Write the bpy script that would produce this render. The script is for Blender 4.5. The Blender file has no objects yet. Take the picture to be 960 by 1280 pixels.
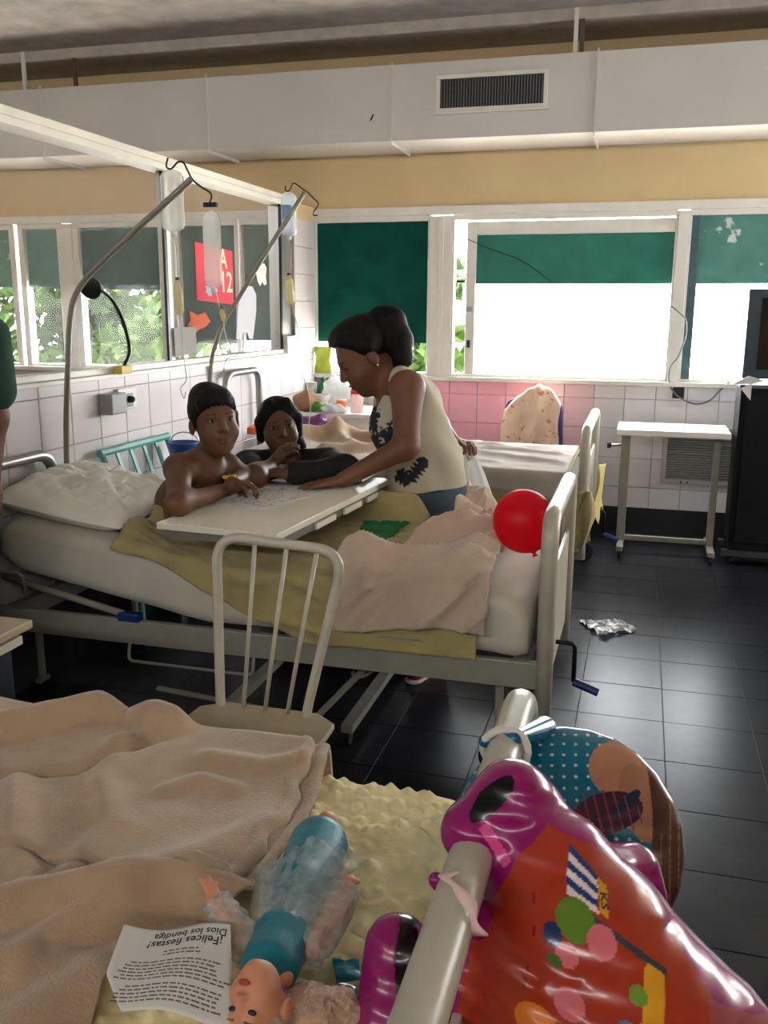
import bpy, bmesh, math, random
import numpy as np
from mathutils import Vector, Matrix, noise

random.seed(7)
rng = np.random.RandomState(7)
scene = bpy.context.scene
col = scene.collection

# ------------------------------------------------------------------ camera
CAM_H = 1.45
FPX = 1137.3
YAW, PITCH, ROLL = math.radians(15.591), math.radians(12.544), math.radians(-0.3165)
def cam_axes():
    cy, sy, cp, sp = math.cos(YAW), math.sin(YAW), math.cos(PITCH), math.sin(PITCH)
    f = np.array([-sy*cp, cy*cp, -sp]); r = np.array([cy, sy, 0.0]); d = np.cross(f, r)
    c, s = math.cos(ROLL), math.sin(ROLL)
    return c*r + s*d, -s*r + c*d, f
AR, AD, AF = cam_axes()
C0 = np.array([0, 0, CAM_H])
cam = bpy.data.cameras.new('camera')
cam.sensor_fit = 'VERTICAL'; cam.sensor_height = 36.0; cam.sensor_width = 27.0
cam.lens = FPX / 1280 * 36.0
cam.clip_start = 0.02; cam.clip_end = 300
camo = bpy.data.objects.new('camera', cam); col.objects.link(camo)
camo.matrix_world = Matrix(((AR[0], -AD[0], -AF[0], 0), (AR[1], -AD[1], -AF[1], 0), (AR[2], -AD[2], -AF[2], CAM_H), (0, 0, 0, 1)))
scene.camera = camo

def ray(px, py): return AR*((px-480)/FPX) + AD*((py-640)/FPX) + AF
def P(px, py, y):
    d = ray(px, py); return C0 + d*(y/d[1])
def PZ(px, py, z):
    d = ray(px, py); return C0 + d*((z-CAM_H)/d[2])
def PX(px, py, x):
    d = ray(px, py); return C0 + d*(x/d[0])

# ------------------------------------------------------------------ world, sun, exposure
world = bpy.data.worlds.new('sky'); scene.world = world
world.use_nodes = True
bg = world.node_tree.nodes['Background']
bg.inputs[0].default_value = (0.93, 0.97, 1.0, 1); bg.inputs[1].default_value = 8.5
sun = bpy.data.lights.new('sun', 'SUN'); sun.energy = 45.0; sun.angle = 0.01; sun.color = (1, .95, .85)
suno = bpy.data.objects.new('sun', sun); col.objects.link(suno)
suno.rotation_euler = Vector((0.10, -0.12, -0.98)).to_track_quat('-Z', 'Y').to_euler()
vs = scene.view_settings
vs.view_transform = 'Standard'; vs.look = 'None'; vs.gamma = 1.0; vs.use_curve_mapping = False
vs.exposure = 1.65
scene.cycles.max_bounces = 8; scene.cycles.diffuse_bounces = 5; scene.cycles.glossy_bounces = 3
scene.cycles.transparent_max_bounces = 12; scene.cycles.transmission_bounces = 4
scene.cycles.sample_clamp_indirect = 6.0
scene.cycles.use_denoising = True
scene.cycles.caustics_reflective = False; scene.cycles.caustics_refractive = False
def portal(x0, x1, z0, z1, y, ang=-90):
    l = bpy.data.lights.new('window_portal', 'AREA'); l.shape = 'RECTANGLE'; l.size = x1-x0; l.size_y = z1-z0
    l.cycles.is_portal = True
    o = bpy.data.objects.new('window_portal', l); col.objects.link(o)
    if ang == 'x': o.location = (y, (x0+x1)/2, (z0+z1)/2); o.rotation_euler = (math.radians(90), 0, math.radians(90))
    else: o.location = ((x0+x1)/2, y, (z0+z1)/2); o.rotation_euler = (math.radians(ang), 0, 0)

# ------------------------------------------------------------------ room numbers
D = 6.19          # back wall inner face
L = -2.245        # left partition wall inner face
SILL, HEAD, BASE = 1.005, 2.085, 0.167
XL, XR, YB, CEIL = -6.6, 3.3, -2.6, 3.13
portal(L, XR, SILL, HEAD, D+.06)
portal(XL, L, SILL, HEAD, D+.06)
portal(4.5, 5.7, SILL, HEAD, XR+.06, 'x')  # portal of the added side window
portal(XL, XR, 2.6, 2.85, YB-.1, 90)  # portal of the added window strip behind the camera

# ------------------------------------------------------------------ helpers: materials
def lin(c):
    if isinstance(c, str):
        c = c.lstrip('#'); c = tuple(int(c[i:i+2], 16)/255 for i in (0, 2, 4))
    return tuple(x/12.92 if x <= .04045 else ((x+.055)/1.055)**2.4 for x in c)
MATS = {}
def mat(name, c, rough=.6, metal=0, spec=.5, var=0, vscale=8, bump=0, bscale=60, detail=4, trans=0, transl=0, alpha=1, sheen=0, attr=None, coat=0, wear=None):
    if name in MATS: return MATS[name]
    m = bpy.data.materials.new(name); m.use_nodes = True; MATS[name] = m
    nt = m.node_tree; N = nt.nodes; K = nt.links
    b = N['Principled BSDF']; out = N['Material Output']
    c = lin(c)
    b.inputs['Roughness'].default_value = rough; b.inputs['Metallic'].default_value = metal
    b.inputs['Specular IOR Level'].default_value = spec
    b.inputs['Coat Weight'].default_value = coat
    if sheen: b.inputs['Sheen Weight'].default_value = sheen
    b.inputs['Base Color'].default_value = (*c, 1)
    tc = N.new('ShaderNodeTexCoord')
    src = None
    if attr:
        a = N.new('ShaderNodeAttribute'); a.attribute_name = attr; src = a.outputs['Color']
    if var or wear:
        nz = N.new('ShaderNodeTexNoise'); nz.inputs['Scale'].default_value = vscale; nz.inputs['Detail'].default_value = detail
        K.new(tc.outputs['Object'], nz.inputs['Vector'])
    if var:
        mr = N.new('ShaderNodeMapRange'); mr.inputs[1].default_value = .3; mr.inputs[2].default_value = .7
        mr.inputs[3].default_value = 1-var; mr.inputs[4].default_value = 1+var*.5
        K.new(nz.outputs[0], mr.inputs[0])
        mx = N.new('ShaderNodeMix'); mx.data_type = 'RGBA'; mx.blend_type = 'MULTIPLY'; mx.inputs[0].default_value = 1
        if src: K.new(src, mx.inputs[6])
        else: mx.inputs[6].default_value = (*c, 1)
        K.new(mr.outputs[0], mx.inputs[7]); src = mx.outputs[2]
    if wear:
        wc, th, wsc = wear
        n2 = N.new('ShaderNodeTexNoise'); n2.inputs['Scale'].default_value = wsc; n2.inputs['Detail'].default_value = 6
        K.new(tc.outputs['Object'], n2.inputs['Vector'])
        r2 = N.new('ShaderNodeMapRange'); r2.inputs[1].default_value = th; r2.inputs[2].default_value = th+.03
        K.new(n2.outputs[0], r2.inputs[0])
        mx = N.new('ShaderNodeMix'); mx.data_type = 'RGBA'
        K.new(r2.outputs[0], mx.inputs[0])
        if src: K.new(src, mx.inputs[6])
        else: mx.inputs[6].default_value = (*c, 1)
        mx.inputs[7].default_value = (*lin(wc), 1); src = mx.outputs[2]
    if src: K.new(src, b.inputs['Base Color'])
    if bump:
        nb = N.new('ShaderNodeTexNoise'); nb.inputs['Scale'].default_value = bscale; nb.inputs['Detail'].default_value = 5
        K.new(tc.outputs['Object'], nb.inputs['Vector'])
        bp = N.new('ShaderNodeBump'); bp.inputs['Strength'].default_value = bump; bp.inputs['Distance'].default_value = .01
        K.new(nb.outputs[0], bp.inputs['Height']); K.new(bp.outputs[0], b.inputs['Normal'])
    if trans: b.inputs['Transmission Weight'].default_value = trans
    sh = b.outputs[0]
    if transl:
        t = N.new('ShaderNodeBsdfTranslucent')
        if src: K.new(src, t.inputs[0])
        else: t.inputs[0].default_value = (*c, 1)
        mxs = N.new('ShaderNodeMixShader'); mxs.inputs[0].default_value = transl
        K.new(sh, mxs.inputs[1]); K.new(t.outputs[0], mxs.inputs[2]); sh = mxs.outputs[0]
    if alpha < 1:
        t = N.new('ShaderNodeBsdfTransparent')
        mxs = N.new('ShaderNodeMixShader'); mxs.inputs[0].default_value = alpha
        K.new(t.outputs[0], mxs.inputs[1]); K.new(sh, mxs.inputs[2]); sh = mxs.outputs[0]
    K.new(sh, out.inputs[0])
    return m
def glass(name, tint=(1, 1, 1), refl=.06, haze=0.0, graze=.5):
    m = bpy.data.materials.new(name); m.use_nodes = True; nt = m.node_tree; N = nt.nodes; K = nt.links
    N.remove(N['Principled BSDF']); out = N['Material Output']
    t = N.new('ShaderNodeBsdfTransparent'); t.inputs[0].default_value = (*tint, 1)
    g = N.new('ShaderNodeBsdfGlossy'); g.inputs['Roughness'].default_value = .02
    lw = N.new('ShaderNodeLayerWeight'); lw.inputs[0].default_value = .5
    pw_ = N.new('ShaderNodeMath'); pw_.operation = 'POWER'; pw_.inputs[1].default_value = 4.0; K.new(lw.outputs['Facing'], pw_.inputs[0])
    ma = N.new('ShaderNodeMath'); ma.operation = 'MULTIPLY_ADD'; ma.inputs[1].default_value = graze; ma.inputs[2].default_value = refl*.4; K.new(pw_.outputs[0], ma.inputs[0])
    mx = N.new('ShaderNodeMixShader'); K.new(ma.outputs[0], mx.inputs[0]); K.new(t.outputs[0], mx.inputs[1]); K.new(g.outputs[0], mx.inputs[2])
    s = mx.outputs[0]
    if haze:
        df = N.new('ShaderNodeBsdfDiffuse'); df.inputs[0].default_value = (.8, .8, .78, 1)
        tl = N.new('ShaderNodeBsdfTranslucent'); tl.inputs[0].default_value = (.8, .8, .78, 1)
        a = N.new('ShaderNodeAddShader'); K.new(df.outputs[0], a.inputs[0]); K.new(tl.outputs[0], a.inputs[1])
        m2 = N.new('ShaderNodeMixShader'); m2.inputs[0].default_value = haze
        K.new(s, m2.inputs[1]); K.new(a.outputs[0], m2.inputs[2]); s = m2.outputs[0]
    K.new(s, out.inputs[0]); MATS[name] = m
    return m

# ------------------------------------------------------------------ helpers: objects and meshes
ORG = {}
def tag(o, label=None, cat=None, group=None, kind=None):
    if label: o['label'] = label
    if cat: o['category'] = cat
    if group: o['group'] = group
    if kind: o['kind'] = kind
    return o
def thing(name, label, cat, loc=(0, 0, 0), group=None):
    o = bpy.data.objects.new(name, None); col.objects.link(o); o.empty_display_size = .05
    o.location = loc; ORG[o.name] = np.array(loc, float)
    return tag(o, label, cat, group)
def struct(name):
    o = bpy.data.objects.new(name, None); col.objects.link(o); o['kind'] = 'structure'; ORG[o.name] = np.zeros(3)
    return o
def link(name, me, m, parent=None):
    o = bpy.data.objects.new(name, me); col.objects.link(o)
    if m is not None:
        me.materials.clear(); me.materials.append(m)
    if parent is not None:
        o.parent = parent; ORG[o.name] = ORG[parent.name]
    return o
def mesh_from(name, verts, faces, smooth=False):
    me = bpy.data.meshes.new(name); me.from_pydata([tuple(map(float, v)) for v in verts], [], faces); me.update()
    if smooth: me.shade_smooth()
    return me
def finish(name, verts, faces, m, parent=None, smooth=False, bevel=0, solid=0, sub=0, seg=2, offset=0):
    v = np.array(verts, float)
    if parent is not None: org = ORG[parent.name]
    else: org = np.array([(v[:, 0].min()+v[:, 0].max())/2, (v[:, 1].min()+v[:, 1].max())/2, v[:, 2].min()])
    me = mesh_from(name, v-org, faces, smooth)
    o = link(name, me, m, parent)
    if parent is None: o.location = org; ORG[o.name] = org
    if solid:
        md = o.modifiers.new('solid', 'SOLIDIFY'); md.thickness = solid; md.offset = offset
    if bevel:
        md = o.modifiers.new('bevel', 'BEVEL'); md.width = bevel; md.segments = seg; md.limit_method = 'ANGLE'
    if sub:
        md = o.modifiers.new('sub', 'SUBSURF'); md.levels = sub; md.render_levels = sub
    return o
def rotm(axis, ang): return np.array(Matrix.Rotation(ang, 3, axis))
class MB:
    def __init__(s): s.v = []; s.f = []
    def add(s, vs, fs):
        n = len(s.v); s.v += [np.array(v, float) for v in vs]; s.f += [[i+n for i in f] for f in fs]; return s
    def box(s, x0, x1, y0, y1, z0, z1):
        return s.add([(x0, y0, z0), (x1, y0, z0), (x1, y1, z0), (x0, y1, z0), (x0, y0, z1), (x1, y0, z1), (x1, y1, z1), (x0, y1, z1)],
                     [(0, 3, 2, 1), (4, 5, 6, 7), (0, 1, 5, 4), (1, 2, 6, 5), (2, 3, 7, 6), (3, 0, 4, 7)])
    def obox(s, c, size, R=None):
        R = np.eye(3) if R is None else R
        q = [np.array(c)+R@(np.array(size)/2*np.array(k)) for k in [(-1, -1, -1), (1, -1, -1), (1, 1, -1), (-1, 1, -1), (-1, -1, 1), (1, -1, 1), (1, 1, 1), (-1, 1, 1)]]
        return s.add(q, [(0, 3, 2, 1), (4, 5, 6, 7), (0, 1, 5, 4), (1, 2, 6, 5), (2, 3, 7, 6), (3, 0, 4, 7)])
    def tube(s, pts, r, seg=10, closed=False, cap=True):
        pts = [np.array(p, float) for p in pts]; n = len(pts)
        rs = r if hasattr(r, '__len__') else [r]*n
        up = None; vs = []; fs = []
        for i in range(n):
            if closed: t = pts[(i+1) % n]-pts[i-1]
            else: t = pts[min(i+1, n-1)]-pts[max(i-1, 0)]
            t = t/(np.linalg.norm(t)+1e-12)
            if up is None:
                up = np.array([0, 0, 1.0]) if abs(t[2]) < .9 else np.array([1.0, 0, 0])
            a = np.cross(t, up); a /= np.linalg.norm(a)+1e-12; b = np.cross(a, t); up = b
            for k in range(seg):
                an = 2*math.pi*k/seg
                vs.append(pts[i]+rs[i]*(math.cos(an)*a+math.sin(an)*b))
        m = n if closed else n-1
        for i in range(m):
            j = (i+1) % n
            for k in range(seg):
                k2 = (k+1) % seg
                fs.append((i*seg+k, i*seg+k2, j*seg+k2, j*seg+k))
        if cap and not closed:
            fs.append(tuple(range(seg-1, -1, -1))); fs.append(tuple((n-1)*seg+k for k in range(seg)))
        return s.add(vs, fs)
    def lathe(s, prof, c, axis=(0, 0, 1), seg=24):
        ax = np.array(axis, float); ax /= np.linalg.norm(ax)
        a = np.cross(ax, (0, 1, 0) if abs(ax[1]) < .9 else (1, 0, 0)); a /= np.linalg.norm(a); b = np.cross(ax, a)
        vs = []; fs = []; n = len(prof)
        for r, h in prof:
            for k in range(seg):
                an = 2*math.pi*k/seg
                vs.append(np.array(c)+ax*h+r*(math.cos(an)*a+math.sin(an)*b))
        for i in range(n-1):
            for k in range(seg):
                k2 = (k+1) % seg
                fs.append((i*seg+k, i*seg+k2, (i+1)*seg+k2, (i+1)*seg+k))
        fs.append(tuple(range(seg-1, -1, -1))); fs.append(tuple((n-1)*seg+k for k in range(seg)))
        return s.add(vs, fs)
    def prism(s, poly, n, t):
        """flat polygon (3-D points) given a thickness t along n"""
        n = np.array(n, float)/np.linalg.norm(n); k = len(poly); A = [np.array(p, float) for p in poly]
        vs = A+[p+n*t for p in A]
        fs = [tuple(range(k-1, -1, -1)), tuple(range(k, 2*k))]+[(i, (i+1) % k, k+(i+1) % k, k+i) for i in range(k)]
        return s.add(vs, fs)
    def grid(s, g):
        g = np.array(g, float); a, b = g.shape[:2]
        return s.add(g.reshape(-1, 3), [(i*b+j, (i+1)*b+j, (i+1)*b+j+1, i*b+j+1) for i in range(a-1) for j in range(b-1)])
    def build(s, name, m, parent=None, **k): return finish(name, s.v, s.f, m, parent, **k)

def smooth_path(pts, n=8, closed=False):
    pts = [np.array(p, float) for p in pts]; out = []
    N_ = len(pts)
    for i in range(N_-1 if not closed else N_):
        p0 = pts[(i-1) % N_] if (i or closed) else pts[0]; p1 = pts[i]; p2 = pts[(i+1) % N_]; p3 = pts[(i+2) % N_] if (i+2 < N_ or closed) else pts[-1]
        for k in range(n):
            t = k/n
            out.append(.5*((2*p1)+(-p0+p2)*t+(2*p0-5*p1+4*p2-p3)*t*t+(-p0+3*p1-3*p2+p3)*t**3))
    if not closed: out.append(pts[-1])
    return out
def round_path(pts, r, n=6):
    """polyline with its corners rounded by radius r"""
    pts = [np.array(p, float) for p in pts]; out = [pts[0]]
    for i in range(1, len(pts)-1):
        a, b, c = pts[i-1], pts[i], pts[i+1]
        u = (a-b)/np.linalg.norm(a-b); w = (c-b)/np.linalg.norm(c-b)
        ra = min(r, np.linalg.norm(a-b)*.49, np.linalg.norm(c-b)*.49)
        p, q = b+u*ra, b+w*ra
        for k in range(n+1):
            t = k/n; out.append((1-t)**2*p+2*t*(1-t)*b+t*t*q)
    out.append(pts[-1]); return out
def paint(o, fn, name='Col'):
    me = o.data; n = len(me.vertices); co = np.empty(n*3); me.vertices.foreach_get('co', co); co = co.reshape(-1, 3)+ORG[o.name]
    c = np.ones((n, 4)); c[:, :3] = fn(co)
    at = me.color_attributes.new(name, 'FLOAT_COLOR', 'POINT'); at.data.foreach_set('color', c.ravel())

# ------------------------------------------------------------------ helpers: smooth bodies (distance field + surface nets)
class Body:
    def __init__(s, k=.02): s.p = []; s.k = k
    def cone(s, a, b, ra, rb=None, k=None): s.p.append(('c', np.array(a, float), np.array(b, float), ra, ra if rb is None else rb, k)); return s
    def chain(s, pts, rs, k=None):
        for i in range(len(pts)-1): s.cone(pts[i], pts[i+1], rs[i], rs[i+1], k)
        return s
    def ell(s, c, r, R=None, k=None): s.p.append(('e', np.array(c, float), np.array(r, float), np.eye(3) if R is None else np.array(R), None, k)); return s
    def ball(s, c, r, k=None): return s.cone(c, np.array(c, float)+1e-6, r, r, k)
    def cut_ell(s, c, r, R=None, k=None): s.p.append(('se', np.array(c, float), np.array(r, float), np.eye(3) if R is None else np.array(R), None, k)); return s
    def cut_cone(s, a, b, ra, rb=None, k=None): s.p.append(('sc', np.array(a, float), np.array(b, float), ra, ra if rb is None else rb, k)); return s
    def plane(s, pt, n):   # removes the side n points to
        s.p.append(('h', np.array(pt, float), np.array(n, float)/np.linalg.norm(n), None, None, None)); return s
    def mesh(s, vox):
        lo = np.full(3, 1e9); hi = -lo
        for t, a, b, ra, rb, k in s.p:
            if t == 'c':
                r = max(ra, rb); lo = np.minimum(lo, np.minimum(a, b)-r); hi = np.maximum(hi, np.maximum(a, b)+r)
            elif t == 'e':
                r = max(b); lo = np.minimum(lo, a-r); hi = np.maximum(hi, a+r)
        lo -= .02; hi += .02
        n = np.ceil((hi-lo)/vox).astype(int)+1
        BIG = .08
        d = np.full(n, BIG, np.float32)
        ax = [lo[i]+vox*np.arange(n[i]) for i in range(3)]
        for t, a, b, ra, rb, k in s.p:
            k = s.k if k is None else k
            if t == 'h':
                g = (ax[0]-a[0])[:, None, None]*b[0]+(ax[1]-a[1])[None, :, None]*b[1]+(ax[2]-a[2])[None, None, :]*b[2]
                d = np.maximum(d, g.astype(np.float32)); continue
            if t in ('c', 'sc'):
                r = max(ra, rb); l2 = np.minimum(a, b)-r; h2 = np.maximum(a, b)+r
            else: r = max(b); l2 = a-r; h2 = a+r
            pad = BIG
            i0 = np.maximum(np.floor((l2-pad-lo)/vox).astype(int), 0); i1 = np.minimum(np.ceil((h2+pad-lo)/vox).astype(int)+1, n)
            if (i1 <= i0).any(): continue
            X = ax[0][i0[0]:i1[0], None, None]; Y = ax[1][None, i0[1]:i1[1], None]; Z = ax[2][None, None, i0[2]:i1[2]]
            if t in ('c', 'sc'):
                ab = b-a; L2 = max(ab@ab, 1e-12)
                tt = np.clip(((X-a[0])*ab[0]+(Y-a[1])*ab[1]+(Z-a[2])*ab[2])/L2, 0, 1)
                g = np.sqrt((X-a[0]-tt*ab[0])**2+(Y-a[1]-tt*ab[1])**2+(Z-a[2]-tt*ab[2])**2)-(ra+tt*(rb-ra))
            else:
                R = ra; q = [(X-a[0])*R[0, i]+(Y-a[1])*R[1, i]+(Z-a[2])*R[2, i] for i in range(3)]
                k0 = np.sqrt(sum((q[i]/b[i])**2 for i in range(3))); k1 = np.sqrt(sum((q[i]/b[i]**2)**2 for i in range(3)))+1e-9
                g = k0*(k0-1)/k1
            g = g.astype(np.float32)
            w = d[i0[0]:i1[0], i0[1]:i1[1], i0[2]:i1[2]]
            if t[0] == 's':
                g = -g; h = np.maximum(k-np.abs(w-g), 0)/k
                w[...] = np.maximum(w, g)+h*h*k*.25
            else:
                h = np.maximum(k-np.abs(w-g), 0)/k
                w[...] = np.minimum(w, g)-h*h*k*.25
        return surface_nets(d, lo, vox)
    def build(s, name, m, parent=None, vox=.005, disp=None):
        v, f = s.mesh(vox)
        if disp is not None: v = disp(v)
        return finish(name, v, f, m, parent, smooth=True)
def surface_nets(d, lo, vox):
    n = np.array(d.shape); neg = d < 0
    c = n-1
    def corner(i, j, k, A): return A[i:i+c[0], j:j+c[1], k:k+c[2]]
    cnt = sum(corner(i, j, k, neg).astype(np.int8) for i in (0, 1) for j in (0, 1) for k in (0, 1))
    act = (cnt > 0) & (cnt < 8)
    idx = np.argwhere(act); ids = np.full(c, -1, np.int64); ids[tuple(idx.T)] = np.arange(len(idx))
    acc = np.zeros((len(idx), 3)); num = np.zeros(len(idx))
    for a in range(3):
        for u in (0, 1):
            for w in (0, 1):
                o0 = [0, 0, 0]; o1 = [0, 0, 0]; oth = [x for x in range(3) if x != a]
                o0[oth[0]] = o1[oth[0]] = u; o0[oth[1]] = o1[oth[1]] = w; o1[a] = 1
                d0 = d[tuple((idx+o0).T)]; d1 = d[tuple((idx+o1).T)]
                m = (d0 < 0) != (d1 < 0)
                t = np.where(m, d0/np.where(m, d0-d1, 1), 0)
                p = np.zeros((len(idx), 3)); p[:, oth[0]] = u; p[:, oth[1]] = w; p[:, a] = t
                acc += p*m[:, None]; num += m
    v = (idx+acc/np.maximum(num, 1)[:, None])*vox+lo
    faces = []
    for a in range(3):
        b, e = (a+1) % 3, (a+2) % 3
        sl0 = [slice(None)]*3; sl1 = [slice(None)]*3; sl0[a] = slice(0, -1); sl1[a] = slice(1, None)
        n0 = neg[tuple(sl0)]; n1 = neg[tuple(sl1)]
        ed = np.argwhere(n0 != n1)
        ok = (ed[:, b] > 0) & (ed[:, e] > 0) & (ed[:, b] < c[b]) & (ed[:, e] < c[e]); ed = ed[ok]
        fl = n0[tuple(ed.T)]
        def cell(db, de):
            q = ed.copy(); q[:, b] -= db; q[:, e] -= de; return ids[tuple(q.T)]
        q = np.stack([cell(1, 1), cell(0, 1), cell(0, 0), cell(1, 0)], 1)
        q[~fl] = q[~fl][:, ::-1]
        faces.append(q)
    return v, np.concatenate(faces).tolist()

# ------------------------------------------------------------------ helpers: heads
def frame(hf, hu):
    hf = np.array(hf, float); hf /= np.linalg.norm(hf); hu = np.array(hu, float); hu = hu-hf*(hu@hf); hu /= np.linalg.norm(hu)
    return np.stack([np.cross(hu, hf), hu, hf], 1)      # columns: right (as the viewer sees it), up, front
def add_head(b, c, R, s, lips=True):
    T = lambda x, y, z: c+R@(np.array([x, y, z])*s)
    E_ = lambda p, r, **k: b.ell(T(*p), np.array(r)*s, R, **k)
    E_((0, .032, -.014), (.075, .084, .092), k=.02*s)
    E_((0, -.03, .022), (.062, .082, .064), k=.03*s)
    E_((0, -.078, .038), (.036, .032, .038), k=.03*s)
    E_((0, -.100, .056), (.016, .013, .015), k=.02*s)
    E_((.036, -.038, .048), (.028, .026, .028), k=.025*s); E_((-.036, -.038, .048), (.028, .026, .028), k=.025*s)
    for x in (.031, -.031):
        b.cut_ell(T(x, .004, .091), np.array((.017, .010, .012))*s, R, k=.012*s)
        E_((x, .003, .071), (.013, .009, .010), k=.004*s)
        E_((x*2.52, -.012, -.008), (.010, .027, .018), k=.008*s)
    E_((0, .022, .073), (.042, .010, .010), k=.02*s)
    b.cone(T(0, .008, .080), T(0, -.026, .098), .008*s, .0105*s, .012*s)
    b.ball(T(.011, -.029, .089), .0075*s, .008*s); b.ball(T(-.011, -.029, .089), .0075*s, .008*s)
    E_((0, -.057, .083), (.022, .0055, .008), k=.006*s); E_((0, -.068, .080), (.019, .006, .009), k=.006*s)
    b.cut_ell(T(0, -.0625, .093), np.array((.02, .0016, .006))*s, R, k=.004*s)
    return T

# ------------------------------------------------------------------ helpers: cloth
def fbm(x, y, s, seed=0, oct=3):
    return noise.fractal(Vector((x*s, y*s, seed*7.31)), 1.0, 2.0, oct)
def seg_dist(p, a, b):
    ab = b-a; t = max(0, min(1, ((p-a)@ab)/(ab@ab+1e-12))); return np.linalg.norm(p-a-t*ab), t
def ridge(lines):
    """lines: [(pts 2-D, amplitude, width)] -> height(x, y)"""
    L_ = [([np.array(q[:2], float) for q in pts], a, w) for pts, a, w in lines]
    def h(x, y):
        p = np.array([x, y]); z = 0
        for pts, a, w in L_:
            dd = min(seg_dist(p, pts[i], pts[i+1])[0] for i in range(len(pts)-1))
            z += a*math.exp(-(dd/w)**2)
        return z
    return h
def resample(pts, n):
    pts = np.array(pts, float); d = np.r_[0, np.cumsum(np.linalg.norm(np.diff(pts, axis=0), axis=1))]
    t = np.linspace(0, d[-1], n); return np.stack([np.interp(t, d, pts[:, i]) for i in range(pts.shape[1])], 1)
def drape(name, us, prof, m, disp=None, nv=60, thick=.006, parent=None, sm=1):
    """cloth lying over a cross-section: prof(u) -> [(y, z)...] from far to near, disp(u, y, z, s) pushes it out"""
    G = []
    for u in us:
        q = resample(round_path([np.array(p) for p in prof(u)], .04, 5), nv)
        tn = np.gradient(q, axis=0); nn = np.stack([tn[:, 1], -tn[:, 0]], 1); nn /= np.linalg.norm(nn, axis=1)[:, None]+1e-9
        row = []
        for j in range(nv):
            dd = disp(u, q[j, 0], q[j, 1], j/(nv-1)) if disp else 0
            o = (dd, 0, 0) if not hasattr(dd, '__len__') else dd
            y, z = q[j]+nn[j]*o[0]
            row.append((u+o[1], y, z+o[2]))
        G.append(row)
    return MB().grid(G).build(name, m, parent, smooth=True, solid=thick, offset=1)

# ================================================================== materials
white_paint = mat('white_paint', '#d9d5cb', .5, var=.08, vscale=5)
frame_paint = mat('window_frame_paint', '#dcd8cf', .45, var=.06, vscale=12)
cream = mat('cream_wall', '#cdb58a', .8, var=.07, vscale=2.5, bump=.05, bscale=30)
ceil_m = mat('ceiling_concrete', '#9d9894', .9, var=.25, vscale=6, bump=.3, bscale=40)
beam_m = mat('ceiling_beam_plaster', '#b5ada4', .9, var=.15, vscale=12, bump=.15, bscale=40)
duct_m = mat('duct_painted_metal', '#c9c5c0', .5, var=.05, vscale=2)
tile_w = mat('white_wall_tile', '#dcd6d6', .18, var=.03, vscale=3)
tile_w2 = mat('aged_wall_tile', '#d8d2d2', .2, var=.04, vscale=3)
tile_glow = mat('pink_glow_tile', '#f4b0c1', .18, var=.03, vscale=3)  # pink glow on the tiles, put into their colour
tile_glow2 = mat('pale_pink_glow_tile', '#dfbfc6', .18, var=.03, vscale=3)  # fading edge of that glow, also painted as tile colour
grout = mat('grout', '#a49a98', .9)
pink_grout = mat('plaster_grey', '#9a9090', .9)
floor_t = mat('dark_floor_tile', '#212126', .30, spec=.13, var=.3, vscale=9, bump=.03, bscale=50, wear=('#4a4a50', .72, 26))
floor_g = mat('floor_joint', '#232328', .6)
black_base = mat('black_baseboard_gloss', '#17171a', .35)
alu = mat('aluminium', '#b9b8b4', .35, metal=.8)
green_paint = mat('green_glass_paint', '#157563', .55, var=.2, vscale=7, transl=.08, wear=('#b9c6bb', .78, 9))
green_dark = mat('dark_green_glass_paint', '#0a4a3f', .7, spec=.1, var=.25, vscale=6, transl=.02)
green_old = mat('peeling_green_glass_paint', '#4d8378', .6, var=.2, vscale=8, transl=.08, wear=('#c9cfc6', .66, 7))
strip_m = mat('blue_green_painted_metal', '#3f5e64', .5, var=.3, vscale=14)
pane_m = glass('window_glass')
part_glass = glass('partition_glass', haze=.03, refl=.01, graze=.03)
dark_metal = mat('dark_metal', '#1c1c1e', .4, metal=.3)
enamel = mat('cream_enamel_tube', '#b9b4a4', .33, var=.1, vscale=20, wear=('#5d5648', .74, 40))
enamel_shade = mat('shaded_grey_enamel', '#8f8d82', .4, var=.1, vscale=14, wear=('#6d675a', .76, 30))  # greyish enamel, darkened to hold the shade on the rails
steel = mat('brushed_steel', '#9b9a94', .35, metal=.85)
rubber = mat('black_rubber', '#121214', .7)
blue_grip = mat('blue_plastic_grip', '#16306e', .4)

# ================================================================== floor
fl = struct('floor')
MB().box(XL, XR, YB, D+.1, -.12, -.0022).build('floor_screed', floor_g, fl)
TS = .3045
def tile_mesh(sx, sy, t, bev, name):
    me = bpy.data.meshes.new(name)
    a, b = sx/2, sy/2
    v = [(-a, -b, 0), (a, -b, 0), (a, b, 0), (-a, b, 0), (-a, -b, t-bev), (a, -b, t-bev), (a, b, t-bev), (-a, b, t-bev),
         (-a+bev, -b+bev, t), (a-bev, -b+bev, t), (a-bev, b-bev, t), (-a+bev, b-bev, t)]
    f = [(0, 3, 2, 1), (0, 1, 5, 4), (1, 2, 6, 5), (2, 3, 7, 6), (3, 0, 4, 7), (4, 5, 9, 8), (5, 6, 10, 9), (6, 7, 11, 10), (7, 4, 8, 11), (8, 9, 10, 11)]
    me.from_pydata(v, [], f); me.update(); return me
fme = tile_mesh(TS-.0026, TS-.0026, .0065, .001, 'floor_tile'); fme.materials.append(floor_t)
fx0, fy0 = .157, 3.818      # a joint crossing seen in the photograph
rest = MB()
i0, i1 = int((XL-fx0)/TS)-1, int((XR-fx0)/TS)
j0, j1 = int((YB-fy0)/TS)-1, int((D+.1-fy0)/TS)
near_tiles = 0
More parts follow.
